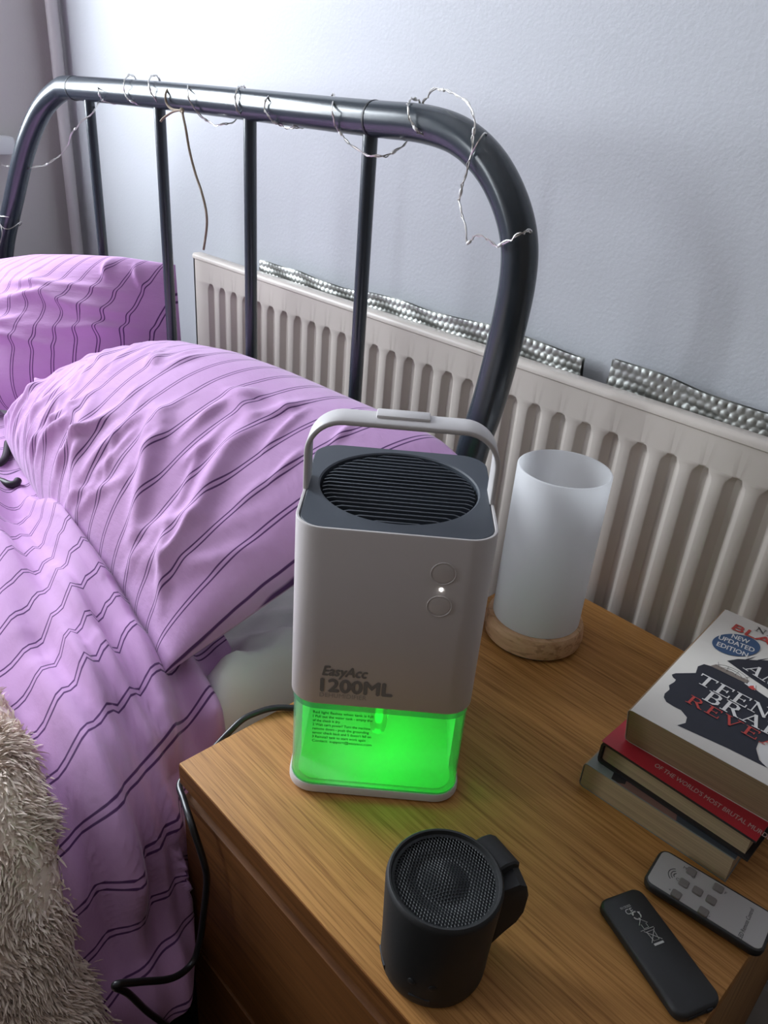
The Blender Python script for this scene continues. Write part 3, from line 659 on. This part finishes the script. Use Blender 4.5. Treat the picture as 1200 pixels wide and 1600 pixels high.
def front(x, z, off=.0002): return Matrix(((1, 0, 0, x), (0, 0, -1, fy-off), (0, 1, 0, z), (0, 0, 0, 1)))
lettering('EasyAcc', .0125, PRINT, dh, front(-.0455, .1245), bold=.0008, shear=.25, width=.0335)
lettering('1200ML', .0172, PRINT, dh, front(-.0465, .1092), bold=.0014, width=.0535)
lettering('DEHUMIDIFIER', .0060, PRINTF, dh, front(-.0465, .1034), width=.0355)
# tank
tw, td = W_-.004, D_-.004
mb = MB(); r1 = rrect(tw, td, Rr-.002); r2_ = rrect(tw-.003, td-.003, Rr-.0035)
mb.loft([ring(r1, .0085), ring(r1, .0950)], capb=False, capt=False); mb.loft([ring(r2_, .0950)[::-1], ring(r2_, .0085)[::-1]], capb=False, capt=False)
tank = obj('water_tank', mb, TANK, dh, ang=50, label='clear tank lit green from inside')
mb = MB(); mb.loft([ring(rrect(tw+.0012, td+.0012, Rr-.0015), .0900), ring(rrect(tw+.0012, td+.0012, Rr-.0015), .0950)], capb=False, capt=False)
obj('tank_rim', mb, TANKEDGE, tank, ang=50, label='darker rim of the tank')
mb = MB(); mb.loft([ring(rrect(tw+.0008, td+.0008, Rr-.0016), .0086), ring(rrect(tw+.0008, td+.0008, Rr-.0016), .0108)], capb=False, capt=False)
obj('tank_foot_edge', mb, TANKEDGE, tank, ang=50)
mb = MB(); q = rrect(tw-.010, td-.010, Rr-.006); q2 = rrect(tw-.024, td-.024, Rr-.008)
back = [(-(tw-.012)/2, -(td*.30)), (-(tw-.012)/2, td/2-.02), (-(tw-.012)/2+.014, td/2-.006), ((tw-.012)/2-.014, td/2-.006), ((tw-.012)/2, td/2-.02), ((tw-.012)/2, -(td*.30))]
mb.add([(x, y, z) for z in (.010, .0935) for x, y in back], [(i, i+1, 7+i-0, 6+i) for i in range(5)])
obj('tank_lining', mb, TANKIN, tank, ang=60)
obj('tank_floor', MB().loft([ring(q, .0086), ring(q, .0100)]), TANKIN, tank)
sp = MB().lathe([(.0072, .0945), (.0070, .075), (.0066, .063), (.0056, .0580), (.003, .0568)][::-1], 28, (.0, -.054)); obj('spout', sp, TANKEDGE, tank, ang=50)
obj('green_lamp', MB().lathe([(.0022, .066), (.0030, .070), (.0030, .0935)], 16, (.0, -.054)), LEDG, tank, label='lit green lamp inside the tank')
mb = MB(); mb.loft([ring(rrect(W_-.004, D_-.004, Rr-.002), 0), ring(rrect(W_, D_, Rr), .0022), ring(rrect(W_, D_, Rr), .0068), ring(rrect(W_-.002, D_-.002, Rr-.001), .0088), ring(rrect(W_-.008, D_-.008, Rr-.004), .0088)])
obj('base', mb, WHITEPL, dh, ang=40)
gl_ = bpy.data.lights.new('tank_glow', 'POINT'); gl_.energy = .088; gl_.color = (.0, 1.0, .04); gl_.shadow_soft_size = .012
go_ = bpy.data.objects.new('tank_glow', gl_); COL.objects.link(go_); go_.parent = dh; go_.location = (.006, -.030, .062)
tl = ['Red light flashes when tank is full:', '\u2460 Pull out the water tank \u2192 empty the', 'of the check it dry', '\u2461 Wait can\'t power? Turn the machine', 'remote down \u2192 push the grounding', 'sensor check back and 5 doesn\'t fall on', '\u2462 Reinstall tank to start work again', '\u2709 Contact: support@easyacc.com']
wd_ = [.047, .046, .021, .045, .044, .046, .042, .047]
for k, (s_, q_) in enumerate(zip(tl, wd_)):
    lettering(s_.replace('\u2460', '1').replace('\u2461', '2').replace('\u2462', '3').replace('\u2192', '-').replace('\u2709 ', ''), .0036, PRINTK, tank, front(-.0510, .0850-.0042*k, -.0020+.0004-.0002+.0002), bold=.00008, width=q_)

# ------------------------------------------------------------------ table lamp
lp = thing('table_lamp', 'table lamp with frosted white glass cylinder on a round wooden base', 'lamp', (.0760, .3915, 0))
obj('lamp_base', MB().lathe([(.0495, .002), (.0525, .004), (.0535, .010), (.0525, .021), (.0505, .0255), (.047, .0265), (.0, .0265)], 72, capb=True, capt=False), BEECH, lp, ang=40)
obj('felt_foot', MB().lathe([(.0485, 0), (.0485, .0022)], 48), BLACKPL, lp, label='thin dark foot under the base')
rs, zt = .0465, .2000
obj('lamp_shade', MB().lathe([(rs-.0022, .0268), (rs, .0272), (rs, zt-.0008), (rs-.0007, zt), (rs-.0018, zt), (rs-.0024, zt-.0008), (rs-.0024, .0272)], 96, capb=False, capt=False), FROST, lp, ang=50, label='frosted white glass cylinder shade')

# ------------------------------------------------------------------ portable speaker
sk = thing('portable_speaker', 'small black cylindrical speaker with perforated top and side strap', 'speaker', (.2555, .0405, 0))
rt = .0372; hs = .0822
obj('speaker_body', MB().lathe([(.0310, 0), (.0338, .0014), (.0350, .0050), (.0353, .012), (.0353, .022), (rt, hs-.004), (rt-.0006, hs-.0012), (rt-.0018, hs), (rt-.0030, hs-.0002), (rt-.0036, hs-.0020), (rt-.0040, hs-.0035)], 80, capt=False), RUBBER, sk, ang=45)
obj('speaker_well', MB().lathe([(.0, hs-.011), (rt-.0040, hs-.010), (rt-.0039, hs-.004)], 48, capb=False, capt=False), WELL, sk, ang=50)
gR = rt-.0041; ph = .0022; mb = MB(); V = []; F = []
def gz(x, y):
    q = math.hypot(x, y); return hs-.0030+.0013*math.exp(-(q/.011)**2)-.0018*math.exp(-((q-.016)/.006)**2)
for j in range(-22, 23):
    for i in range(-24, 25):
        cx = (i+.5*(j & 1))*ph; cy = j*ph*math.sqrt(3)/2
        if math.hypot(cx, cy) > gR-ph*.6: continue
        b0 = len(V)
        for k in range(6):
            a = PI/6+k*PI/3; x, y = cx+ph/math.sqrt(3)*math.cos(a), cy+ph/math.sqrt(3)*math.sin(a); V.append((x, y, gz(x, y)))
        for k in range(6):
            a = PI/6+k*PI/3; x, y = cx+ph*.37*math.cos(a), cy+ph*.37*math.sin(a); V.append((x, y, gz(cx, cy)-.0003))
        for k in range(6): F.append((b0+k, b0+(k+1) % 6, b0+6+(k+1) % 6, b0+6+k))
mb.add(V, F); obj('speaker_grille', mb, GRILLE, sk, ang=30)
obj('grille_rim', MB().lathe([(gR-.0016, hs-.0032), (gR+.0002, hs-.0028), (gR+.0003, hs-.0036)], 80, capb=False, capt=False), GRILLE, sk, ang=40)
def strap_poly(pts, wd, ang_deg, bev=.0012):
    a = math.radians(ang_deg); er = (math.cos(a), math.sin(a)); et = (-er[1], er[0]); n_ = len(pts)
    cx = sum(p[0] for p in pts)/n_; cz = sum(p[1] for p in pts)/n_
    rg = []
    for o_, k in ((-wd/2, .86), (-wd/2+bev, 1), (wd/2-bev, 1), (wd/2, .86)):
        rg.append([(er[0]*(cx+(q-cx)*k)+et[0]*o_, er[1]*(cx+(q-cx)*k)+et[1]*o_, cz+(z-cz)*k) for q, z in pts])
    return MB().loft(rg)
SA = 80
obj('strap', strap_poly([(.034, .080), (.040, .0805), (.0475, .0785), (.0530, .0735), (.0535, .066), (.047, .0625), (.034, .060)], .026, SA), RUBBER, sk, ang=30)
obj('strap_clip', strap_poly([(.036, .070), (.0475, .0740), (.0530, .0710), (.0555, .062), (.0550, .046), (.051, .036), (.043, .027), (.035, .016)], .020, SA-20), RUBBER, sk, ang=30)
for a in (-62, -122, 165):
    a = math.radians(a); c_ = MB()
    obj('base_slot', strap_poly([(.0335, .0035), (.0352, .0075), (.0356, .0110), (.0346, .0120), (.0330, .0080)], .014, math.degrees(a), .002), WELL, sk, ang=30)
for a in (-72, -50):
    a = math.radians(a)
    obj('speaker_button', MB().loft([[(.0350*math.cos(a)-math.sin(a)*q*math.cos(2*PI*k/14)+math.cos(a)*d_, .0350*math.sin(a)+math.cos(a)*q*math.cos(2*PI*k/14)+math.sin(a)*d_, .024+q*math.sin(2*PI*k/14)) for k in range(14)] for q, d_ in ((.0028, -.001), (.0026, .0008), (.0018, .0012))]), RUBBER, sk, ang=30)

# ------------------------------------------------------------------ books, bottom to top
def book(label, loc, rz, wd, ln, th, cov, pages, hard=False, name='book', lean=.0):
    b_ = thing(name, label, 'book', loc, rz, 'books stacked on the bedside table')
    t_ = .0022 if hard else .0006; ov = .003 if hard else .0
    mb = MB(); N_ = 14
    # cover: back board, rounded spine on the left (x=0), front board
    pr = [(wd, 0), (.004, 0), (.001, .001), (0, .004), (0, th-.004), (.001, th-.001), (.004, th), (wd, th)]
    pi_ = [(wd, t_), (.0042, t_), (t_+.0008, t_+.0008), (t_, .0044), (t_, th-.0044), (t_+.0008, th-t_-.0008), (.0042, th-t_), (wd, th-t_)]
    sec_ = pr+pi_[::-1]; n_ = len(sec_)
    mb.add([(x, y, z) for y in (-ov, ln+ov) for x, z in sec_], [((i+1) % n_, i, n_+i, n_+(i+1) % n_) for i in range(n_)]+[tuple(range(n_)), tuple(range(2*n_-1, n_-1, -1))])
    sh = lambda m_: (setattr(m_, 'v', [(x, y+lean*(1-z/th), z) for x, y, z in m_.v]), m_)[1]
    obj('cover', sh(mb), cov, b_, ang=40)
    obj('page_block', sh(MB().box(t_+.0005, wd-(.004 if hard else .0008), .0005, ln-.0005, t_, th-t_)), pages, b_)
    return b_
b3 = book('thick paperback with a photo cover, bottom of the book stack', (.2335, .2475, 0), math.radians(2.5), .129, .198, .0255, COV3, PAGES2)
def flat(name, parent, pts, mat, z, label=None): return obj(name, MB().poly(pts, z), mat, parent, label=label)
flat('cover_photo', b3, [(.030, .0006), (.028, .016), (.045, .030), (.072, .030), (.082, .0006)], SKINPR, .0257, 'warm toned photo on the cover')
flat('cover_photo_dark', b3, [(.082, .0006), (.070, .0305), (.129, .0305), (.129, .0006)], SLATEPR, .02565)
flat('cover_photo_shade', b3, [(.025, .0009), (.022, .014), (.034, .012), (.036, .004), (.031, .0010)], BLACKCOV, .02575)
b2 = book('red topped hardback with black underside in the middle of the stack', (.2395, .2600, .0258), math.radians(.5), .130, .205, .0222, BLACKCOV, PAGES2, True)
obj('red_jacket', MB().box(-.0003, .130, -.0031, .208, .0222, .0226), REDCOV, b2, label='red printed front of the dust jacket')
lettering("OF THE WORLD'S MOST BRUTAL MURDERERS", .0070, GREYTXT, b2, Matrix.Translation((.043, .0052, .0228)), bold=.00012, width=.104)
b1 = book('white paperback with a dark head silhouette on top of the stack', (.2520, .2590, .0484), math.radians(4.5), .129, .206, .0430, COVERW, PAGES, lean=.0145)
zc = .0430
HEADc = [(x, y) for x, y in HEAD]
flat('silhouette_print', b1, HEADc, COVERB, zc+.0002); flat('silhouette_lid', b1, LID, COVERB, zc+.0002); flat('grey_band', b1, BAND, BANDM, zc+.0004)
for k in range(7):                                                    # hair ticks along the lid
    x, y = .045+.008*k, .139+.0075*k; flat('hair_tick', b1, [(x, y), (x+.0012, y-.001), (x+.006+.002*(k % 2), y+.013)], COVERB, zc+.0003)
# sketch lines between lid and head
for k, (ra, rb) in enumerate(((.004, .003), (.009, .006), (.014, .009))):
    c_ = (.043, .108); pts = [Vector((c_[0]+ra*math.cos(a), c_[1]+rb*math.sin(a), zc+.0004)) for a in np.linspace(.1, PI-.1, 14)]
    obj('sketch_line', MB().tube(pts, .00016, 4), INK, b1)
for k in range(4):
    x = .032+.007*k; obj('sketch_line', MB().tube([(x, .109, zc+.0004), (x+.004*(k-1.5)/2, .116, zc+.0004)], .00014, 4), INK, b1)
flat('red_mark', b1, [(.0600, .1010), (.0640, .1000), (.0665, .1030), (.0640, .1040), (.0630, .1065), (.0610, .1045)], COVERRED, zc+.0005)
flat('white_mark', b1, [(.0560, .1035), (.0660, .1010), (.0640, .1085), (.0585, .1095)], PAPERW, zc+.0004)
# badge
bc = (.0312, .1540); mb = MB().poly([(bc[0]+.0186*math.cos(a)*.98-.0*math.sin(a), bc[1]+.0205*math.sin(a)+.007*math.cos(a)) for a in np.linspace(0, 2*PI, 40, endpoint=False)], zc+.0005)
obj('round_badge', mb, BADGE, b1, label='blue oval badge')
def Mc(x, y, a=0, z=.0007): return Matrix.Translation((x, y, zc+z)) @ Matrix.Rotation(a, 4, 'Z')
ab = math.radians(8)
lettering('NEW', .0105, PAPERW, b1, Mc(.0238, .1615, ab), bold=.0003, width=.0150)
lettering('UPDATED', .0105, PAPERW, b1, Mc(.0158, .1500, ab), bold=.0003, width=.0310)
lettering('EDITION', .0105, PAPERW, b1, Mc(.0185, .1385, ab), bold=.0003, width=.0265)
# serif capitals built from thick and thin strokes
TH, TN = .17, .065
def A_(*s): return s
GL = {
 'T': (.95, [(.475, .03, .475, .97, TH), (.04, .96, .91, .96, TN*1.3), (.06, .78, .06, .98, TN), (.89, .78, .89, .98, TN), (.28, .03, .67, .03, TN)]),
 'E': (.85, [(.22, .03, .22, .97, TH), (.05, .96, .78, .96, TN), (.05, .04, .80, .04, TN), (.22, .52, .58, .52, TN), (.76, .78, .76, .98, TN), (.79, .03, .79, .26, TN), (.58, .42, .58, .62, TN)]),
 'N': (1.05, [(.2, .03, .2, .97, TN), (.85, .03, .85, .97, TN), (.2, .95, .85, .05, TH), (.04, .03, .36, .03, TN), (.69, .97, 1.0, .97, TN), (.04, .97, .24, .97, TN)]),
 'A': (1.0, [(.16, .03, .5, .97, TN), (.5, .97, .84, .03, TH), (.28, .34, .7, .34, TN), (.02, .03, .32, .03, TN), (.66, .03, 1.0, .03, TN)]),
 'B': (.88, [(.22, .03, .22, .97, TH), (.05, .96, .55, .96, TN), (.05, .04, .58, .04, TN), (.22, .52, .56, .52, TN), (.55, .96, .68, .85, TH*.7), (.68, .85, .68, .63, TH), (.68, .63, .55, .52, TH*.7), (.57, .52, .74, .40, TH*.7), (.74, .40, .74, .17, TH), (.74, .17, .57, .04, TH*.7)]),
 'R': (.98, [(.22, .03, .22, .97, TH), (.05, .96, .55, .96, TN), (.22, .50, .56, .50, TN), (.55, .96, .70, .84, TH*.7), (.70, .84, .70, .62, TH), (.70, .62, .55, .50, TH*.7), (.50, .50, .82, .04, TH), (.05, .03, .40, .03, TN), (.76, .03, .97, .03, TN)]),
 'I': (.46, [(.23, .03, .23, .97, TH), (.05, .03, .41, .03, TN), (.05, .97, .41, .97, TN)]),
 'V': (1.0, [(.16, .97, .5, .03, TH), (.5, .03, .84, .97, TN), (.0, .97, .34, .97, TN), (.68, .97, 1.0, .97, TN)]),
 'L': (.80, [(.22, .03, .22, .97, TH), (.05, .96, .42, .96, TN), (.05, .04, .76, .04, TN), (.75, .03, .75, .30, TN)]),
 'D': (1.0, [(.22, .03, .22, .97, TH), (.05, .96, .55, .96, TN), (.05, .04, .55, .04, TN), (.55, .96, .78, .78, TH*.7), (.78, .78, .84, .5, TH), (.84, .5, .78, .22, TH), (.78, .22, .55, .04, TH*.7)]),
 'M': (1.2, [(.18, .03, .18, .97, TN), (1.0, .03, 1.0, .97, TH), (.18, .96, .58, .06, TH), (.58, .06, 1.0, .96, TN), (.03, .03, .34, .03, TN), (.82, .03, 1.17, .03, TN), (.03, .97, .22, .97, TN), (.98, .97, 1.17, .97, TN)]),
 'G': (1.0, [(.80, .80, .62, .95, TN), (.62, .95, .36, .95, TN*1.4), (.36, .95, .16, .72, TH*.8), (.16, .72, .16, .28, TH), (.16, .28, .36, .05, TH*.8), (.36, .05, .64, .05, TN*1.4), (.80, .05, .80, .42, TH), (.62, .43, .95, .43, TN), (.82, .76, .82, .97, TN)]),
 'Z': (.9, [(.08, .96, .80, .96, TN), (.80, .95, .10, .05, TH), (.08, .04, .82, .04, TN), (.08, .76, .08, .97, TN), (.82, .04, .82, .26, TN)]),
 'C': (.95, [(.80, .80, .62, .95, TN), (.62, .95, .36, .95, TN*1.4), (.36, .95, .16, .72, TH*.8), (.16, .72, .16, .28, TH), (.16, .28, .36, .05, TH*.8), (.36, .05, .64, .05, TN*1.4), (.64, .05, .82, .22, TN), (.82, .76, .82, .97, TN)]),
 'O': (1.0, [(.5, .96, .24, .84, TH*.6), (.24, .84, .15, .5, TH), (.15, .5, .24, .16, TH), (.24, .16, .5, .04, TH*.6), (.5, .04, .76, .16, TH*.6), (.76, .16, .85, .5, TH), (.85, .5, .76, .84, TH), (.76, .84, .5, .96, TH*.6)]),
}
def serif(txt, h, mat, parent, M, sx=1.0, gap=.06, name='lettering', wob=0):
    mb = MB(); x0 = 0
    for ch in txt:
        if ch == ' ': x0 += .4*h*sx; continue
        wd, st = GL[ch]
        for a0, b0, a1, b1, t_ in st:
            p = Vector((x0+a0*h*sx, b0*h)); q = Vector((x0+a1*h*sx, b1*h)); d = (q-p).normalized(); n_ = Vector((-d.y, d.x))*t_*h/2
            e = d*TN*h*.4
            zk = len(mb.f)*1e-5; mb.add([(*(p-n_-e), zk), (*(q-n_+e), zk), (*(q+n_+e), zk), (*(p+n_-e), zk)], [(0, 1, 2, 3)])
        x0 += (wd+gap)*h*sx
    mb.v = [tuple(M @ Vector(p)) for p in mb.v]
    return obj(name, mb, mat, parent)
serif('TEENAGE', .0158, PAPERW, b1, Mc(.0245, .0735, math.radians(-2.5)), 1.0)
serif('BRAIN', .0158, PAPERW, b1, Mc(.0375, .0560, math.radians(-2.5)), 1.0)
serif('REVEALED', .0120, COVERRED, b1, Mc(.0290, .0425, math.radians(-2.5)), 1.18, .14)
serif('AMAZING', .0150, PAPERW, b1, Mc(.0475, .1235, math.radians(-14)), 1.0)
serif('NICOLA', .0085, INK, b1, Mc(.0350, .1905, math.radians(0)), 1.1, .1)
lettering('BLAME MY', .0165, COVERRED, b1, Mc(.0185, .1760, math.radians(1)), bold=.0005, shear=.05, width=.098)
flat('collar_print', b1, [(.0905, .0410), (.0925, .0290), (.0985, .0195), (.1090, .0150), (.128, .0150), (.128, .0440), (.108, .0440)], PAPERW, zc+.0003)

# ------------------------------------------------------------------ remote controls
def remote(label, quad, th, edge_r, name='remote_control'):
    """quad: near-left, far-left, far-right, near-right corner on the table"""
    q = [Vector((x, y, 0)) for x, y in quad]; c_ = sum(q, Vector())/4
    ax = ((q[2]+q[3])/2-(q[0]+q[1])/2); L_ = ax.length; W2 = ((q[1]+q[2])/2-(q[0]+q[3])/2).length; rz = math.atan2(ax.y, ax.x)
    t_ = thing(name, label, 'remote control', (c_.x, c_.y, 0), rz, 'remote controls beside the books')
    return t_, L_, W2
r1_, L1, W1 = remote('silver faced remote control with grey buttons leaning beside the book stack', [(.3195, .2000), (.3182, .2385), (.4010, .2480), (.4050, .2075)], .008, .004)
L1, W1 = .0865, .0405
r1_.location.x, r1_.location.y = .3615, .2225; r1_.rotation_euler.z = math.radians(7.5)
mb = MB(); z_ = 0
mb.loft([ring(rrect(L1-.006, W1-.006, .005), 0), ring(rrect(L1-.001, W1-.001, .0075), .003), ring(rrect(L1, W1, .008), .0060), ring(rrect(L1-.0015, W1-.0015, .0072), .0085), ring(rrect(L1-.0030, W1-.0030, .0065), .0090)])
obj('remote_body', mb, BLACKPL, r1_, ang=40)
obj('face_plate', MB().loft([ring(rrect(L1-.0042, W1-.0050, .0050), .0088), ring(rrect(L1-.0046, W1-.0054, .0048), .0093)]), SILVERF, r1_, label='silver face of the remote')
def loc1(x, y):
    d = Vector((x-.3615, y-.2225)); a = -math.radians(7.5); return (d.x*math.cos(a)-d.y*math.sin(a), d.x*math.sin(a)+d.y*math.cos(a))
for bx, by in ((.3425, .2323), (.3434, .2187), (.3442, .2055), (.3534, .2203), (.3636, .2210), (.3626, .2348), (.3641, .2078)):
    x, y = loc1(bx, by); obj('button', MB().loft([ring(rrect(.0070, .0070, .0014, 3, x, y), .0090), ring(rrect(.0070, .0070, .0014, 3, x, y), .0101), ring(rrect(.0062, .0062, .0012, 3, x, y), .0106)]), BTN, r1_, ang=40)
x, y = loc1(.3330, .2200)
for q_ in (.0022, .0042, .0062):
    obj('signal_mark', MB().tube([(x+.004-q_*math.cos(a), y+q_*math.sin(a)*1.0, .0094) for a in np.linspace(-1.05, 1.05, 12)], .00028, 4), INK, r1_)
def M1(x, y, a=0): return Matrix.Translation((x, y, .0095)) @ Matrix.Rotation(a, 4, 'Z')
x, y = loc1(.3920, .2085); lettering('LED Remote Control', .0042, INK, r1_, M1(x, y, PI/2), width=.0300)
for s_, bx, by in (('M', .3375, .2318), ('C', .3385, .2182), ('+', .3392, .2055), ('ON', .3480, .2295), ('F', .3685, .2352), ('OFF', .3680, .2200), ('-', .3692, .2080)):
    x, y = loc1(bx, by); lettering(s_, .0036, INK, r1_, M1(x-.0012, y-.001, PI/2 if len(s_) > 1 else 0))

r2o = thing('remote_control', 'plain black remote control lying face down with white symbols on its back', 'remote control', (.3555, .1585, 0), math.radians(-21.5), 'remote controls beside the books')
L2, W2 = .0870, .0370
mb = MB(); mb.loft([ring(rrect(L2-.005, W2-.005, .0050), 0), ring(rrect(L2, W2, .0075), .0025), ring(rrect(L2, W2, .0075), .0060), ring(rrect(L2-.0014, W2-.0014, .0070), .0078), ring(rrect(L2-.0040, W2-.0040, .0060), .0086)])
obj('remote_body', mb, BLACKPL, r2o, ang=40)
obj('battery_tray', MB().box(L2/2-.0022, L2/2+.0004, -.011, .006, .0020, .0056, b=.0006).box(L2/2-.0012, L2/2+.0010, .004, .009, .0030, .0062, b=.0005), WELL, r2o)
def loc2(x, y):
    d = Vector((x-.3555, y-.1585)); a = math.radians(21.5); return (d.x*math.cos(a)-d.y*math.sin(a), d.x*math.sin(a)+d.y*math.cos(a))
zz = .0088
def M2(x, y, a=0): return Matrix.Translation((x, y, zz)) @ Matrix.Rotation(a, 4, 'Z')
x, y = loc2(.3238, .1640); lettering('R3 CR2025', .0024, WHITEINK, r2o, M2(x, y, PI/2), width=.0085)
x, y = loc2(.3275, .1655); lettering('CE', .0058, WHITEINK, r2o, M2(x+.0020, y-.001, PI/2), width=.0062)
x, y = loc2(.3335, .1685)
for k in range(3):                                                    # recycling arrows
    a = k*2*PI/3+PI/2; p = [(x+.0030*math.cos(a+d_), y+.0030*math.sin(a+d_)) for d_ in (-.85, -.3, .3)]
    obj('recycling_mark', MB().tube([(*q, zz+.0001) for q in p], .00055, 4).poly([(x+.0020*math.cos(a+.35), y+.0020*math.sin(a+.35)), (x+.0042*math.cos(a+.35), y+.0042*math.sin(a+.35)), (x+.0030*math.cos(a+.95), y+.0030*math.sin(a+.95))], zz+.0004), WHITEINK, r2o)
def line2(name, pts, rad=.00022): return obj(name, MB().tube([(px_, py_, zz) for px_, py_ in pts], rad, 4), WHITEINK, r2o)
x, y = loc2(.3400, .1665)
line2('house_mark', [(x-.0035, y), (x, y+.0036), (x, y+.002), (x+.0032, y+.002), (x+.0032, y-.002), (x, y-.002), (x, y-.0036), (x-.0035, y)])
line2('house_mark', [(x+.0040, y-.0055), (x+.0040, y+.0055)], .0002)
x, y = loc2(.3490, .1640)
line2('bin_mark', [(x-.0035, y-.0030), (x-.0035, y+.0030), (x+.0035, y+.0022), (x+.0035, y-.0022), (x-.0035, y-.0030)])
line2('bin_mark', [(x-.0045, y-.0045), (x+.0042, y+.0045)]); line2('bin_mark', [(x-.0045, y+.0045), (x+.0042, y-.0045)])
flat('bin_bar', r2o, [(x+.0052, y-.0040), (x+.0068, y-.0040), (x+.0068, y+.0040), (x+.0052, y+.0040)], WHITEINK, zz+.0001)

# ------------------------------------------------------------------ power cable from the dehumidifier over the table edge and down beside the drawers
cab = thing('power_cable', 'thin black power cable from the dehumidifier drooping past the drawer corner', 'cable', (-.01, .05, 0))
pts = [(.040, .150, .005), (.026, .128, .0036), (.012, .115, .0036), (0, .1000, .0040), (-.0055, .086, .0035), (-.0085, .070, .0015), (-.0075, .054, -.004), (-.0072, .036, -.014), (-.0075, .018, -.024)]
pts += [(x, min(y, -.0045) if x > 0 else y, z) for x, y, z in CABLE]
obj('cord', MB().tube(catmull([Vector(p) for p in pts], 8), .0029, 12), BLACKCABLE, cab, world=True, ang=60)

# ------------------------------------------------------------------ fairy lights and twine on the headboard
fl = thing('fairy_lights', 'silver wire fairy lights wound loosely around the black headboard tube', 'string lights', (-.58, .386, .49))
wv = [Vector(p) for p in WIRE]
wp = catmull(wv, 6)
rg2 = random.Random(4)
obj('wire', MB().tube([p+Vector((rg2.uniform(-.0006, .0006), 0, rg2.uniform(-.0006, .0006))) for p in wp], .00075, 5), WIREM, fl, world=True, ang=60)
obj('wire', MB().tube([p+Vector((.0016*math.sin(i*.9), -.0004, .0016*math.cos(i*.9))) for i, p in enumerate(wp)], .0006, 5), WIREM, fl, world=True, ang=60)
obj('wire', MB().tube(catmull([Vector(p) for p in WIRE3], 6), .00075, 5), WIREM, fl, world=True, ang=60)
for zc_, dz in ((.262, .0), (.246, .006)):                            # turns round the left post
    obj('wire', MB().tube([(-1.175+.0195*math.cos(a), .341+.0195*math.sin(a), zc_+dz*math.sin(a*2)) for a in np.linspace(0, 2*PI, 28)], .0008, 5), WIREM, fl, world=True, ang=60)
obj('wire', MB().tube(catmull([Vector(p) for p in ((-1.172, .321, .246), (-1.168, .320, .232), (-1.180, .319, .215), (-1.188, .317, .200), (-1.195, .316, .17))], 6), .0008, 5), WIREM, fl, world=True, ang=60)
for i in range(6, len(wp), 19):
    p = wp[i]; q = wp[min(i+1, len(wp)-1)]; t_ = (q-p).normalized()*.0035
    obj('bulb', MB().tube([p-t_, p-t_*.5, p+t_*.5, p+t_], [.0006, .0017, .0017, .0006], 8), BULBM, fl, world=True, ang=80)
tw_ = thing('twine', 'brown twine knotted round the headboard tube with one long end hanging', 'string', (-.6, .38, .47))
for nm, L_, q in (('loop', TWR, .0016), ('short_end', TWT, .0014), ('long_end', TWL, .0017)):
    obj(nm, MB().tube(catmull([Vector(p) for p in L_], 8), q, 6), TWINE, tw_, world=True, ang=60)
obj('knot', MB().lathe([(.0008, -.0035), (.0028, -.002), (.0034, 0), (.0026, .002), (.0008, .0034)], 10), TWINE, tw_).location = Vector((-.5645, .361, .4750))-Vector(tw_.location)

# ------------------------------------------------------------------ everything above is written with the table top at 0: lift it so that the floor is at 0
for o_ in list(COL.objects):
    if o_.parent is None and o_.type in {'MESH', 'EMPTY'}: o_.location.z += H
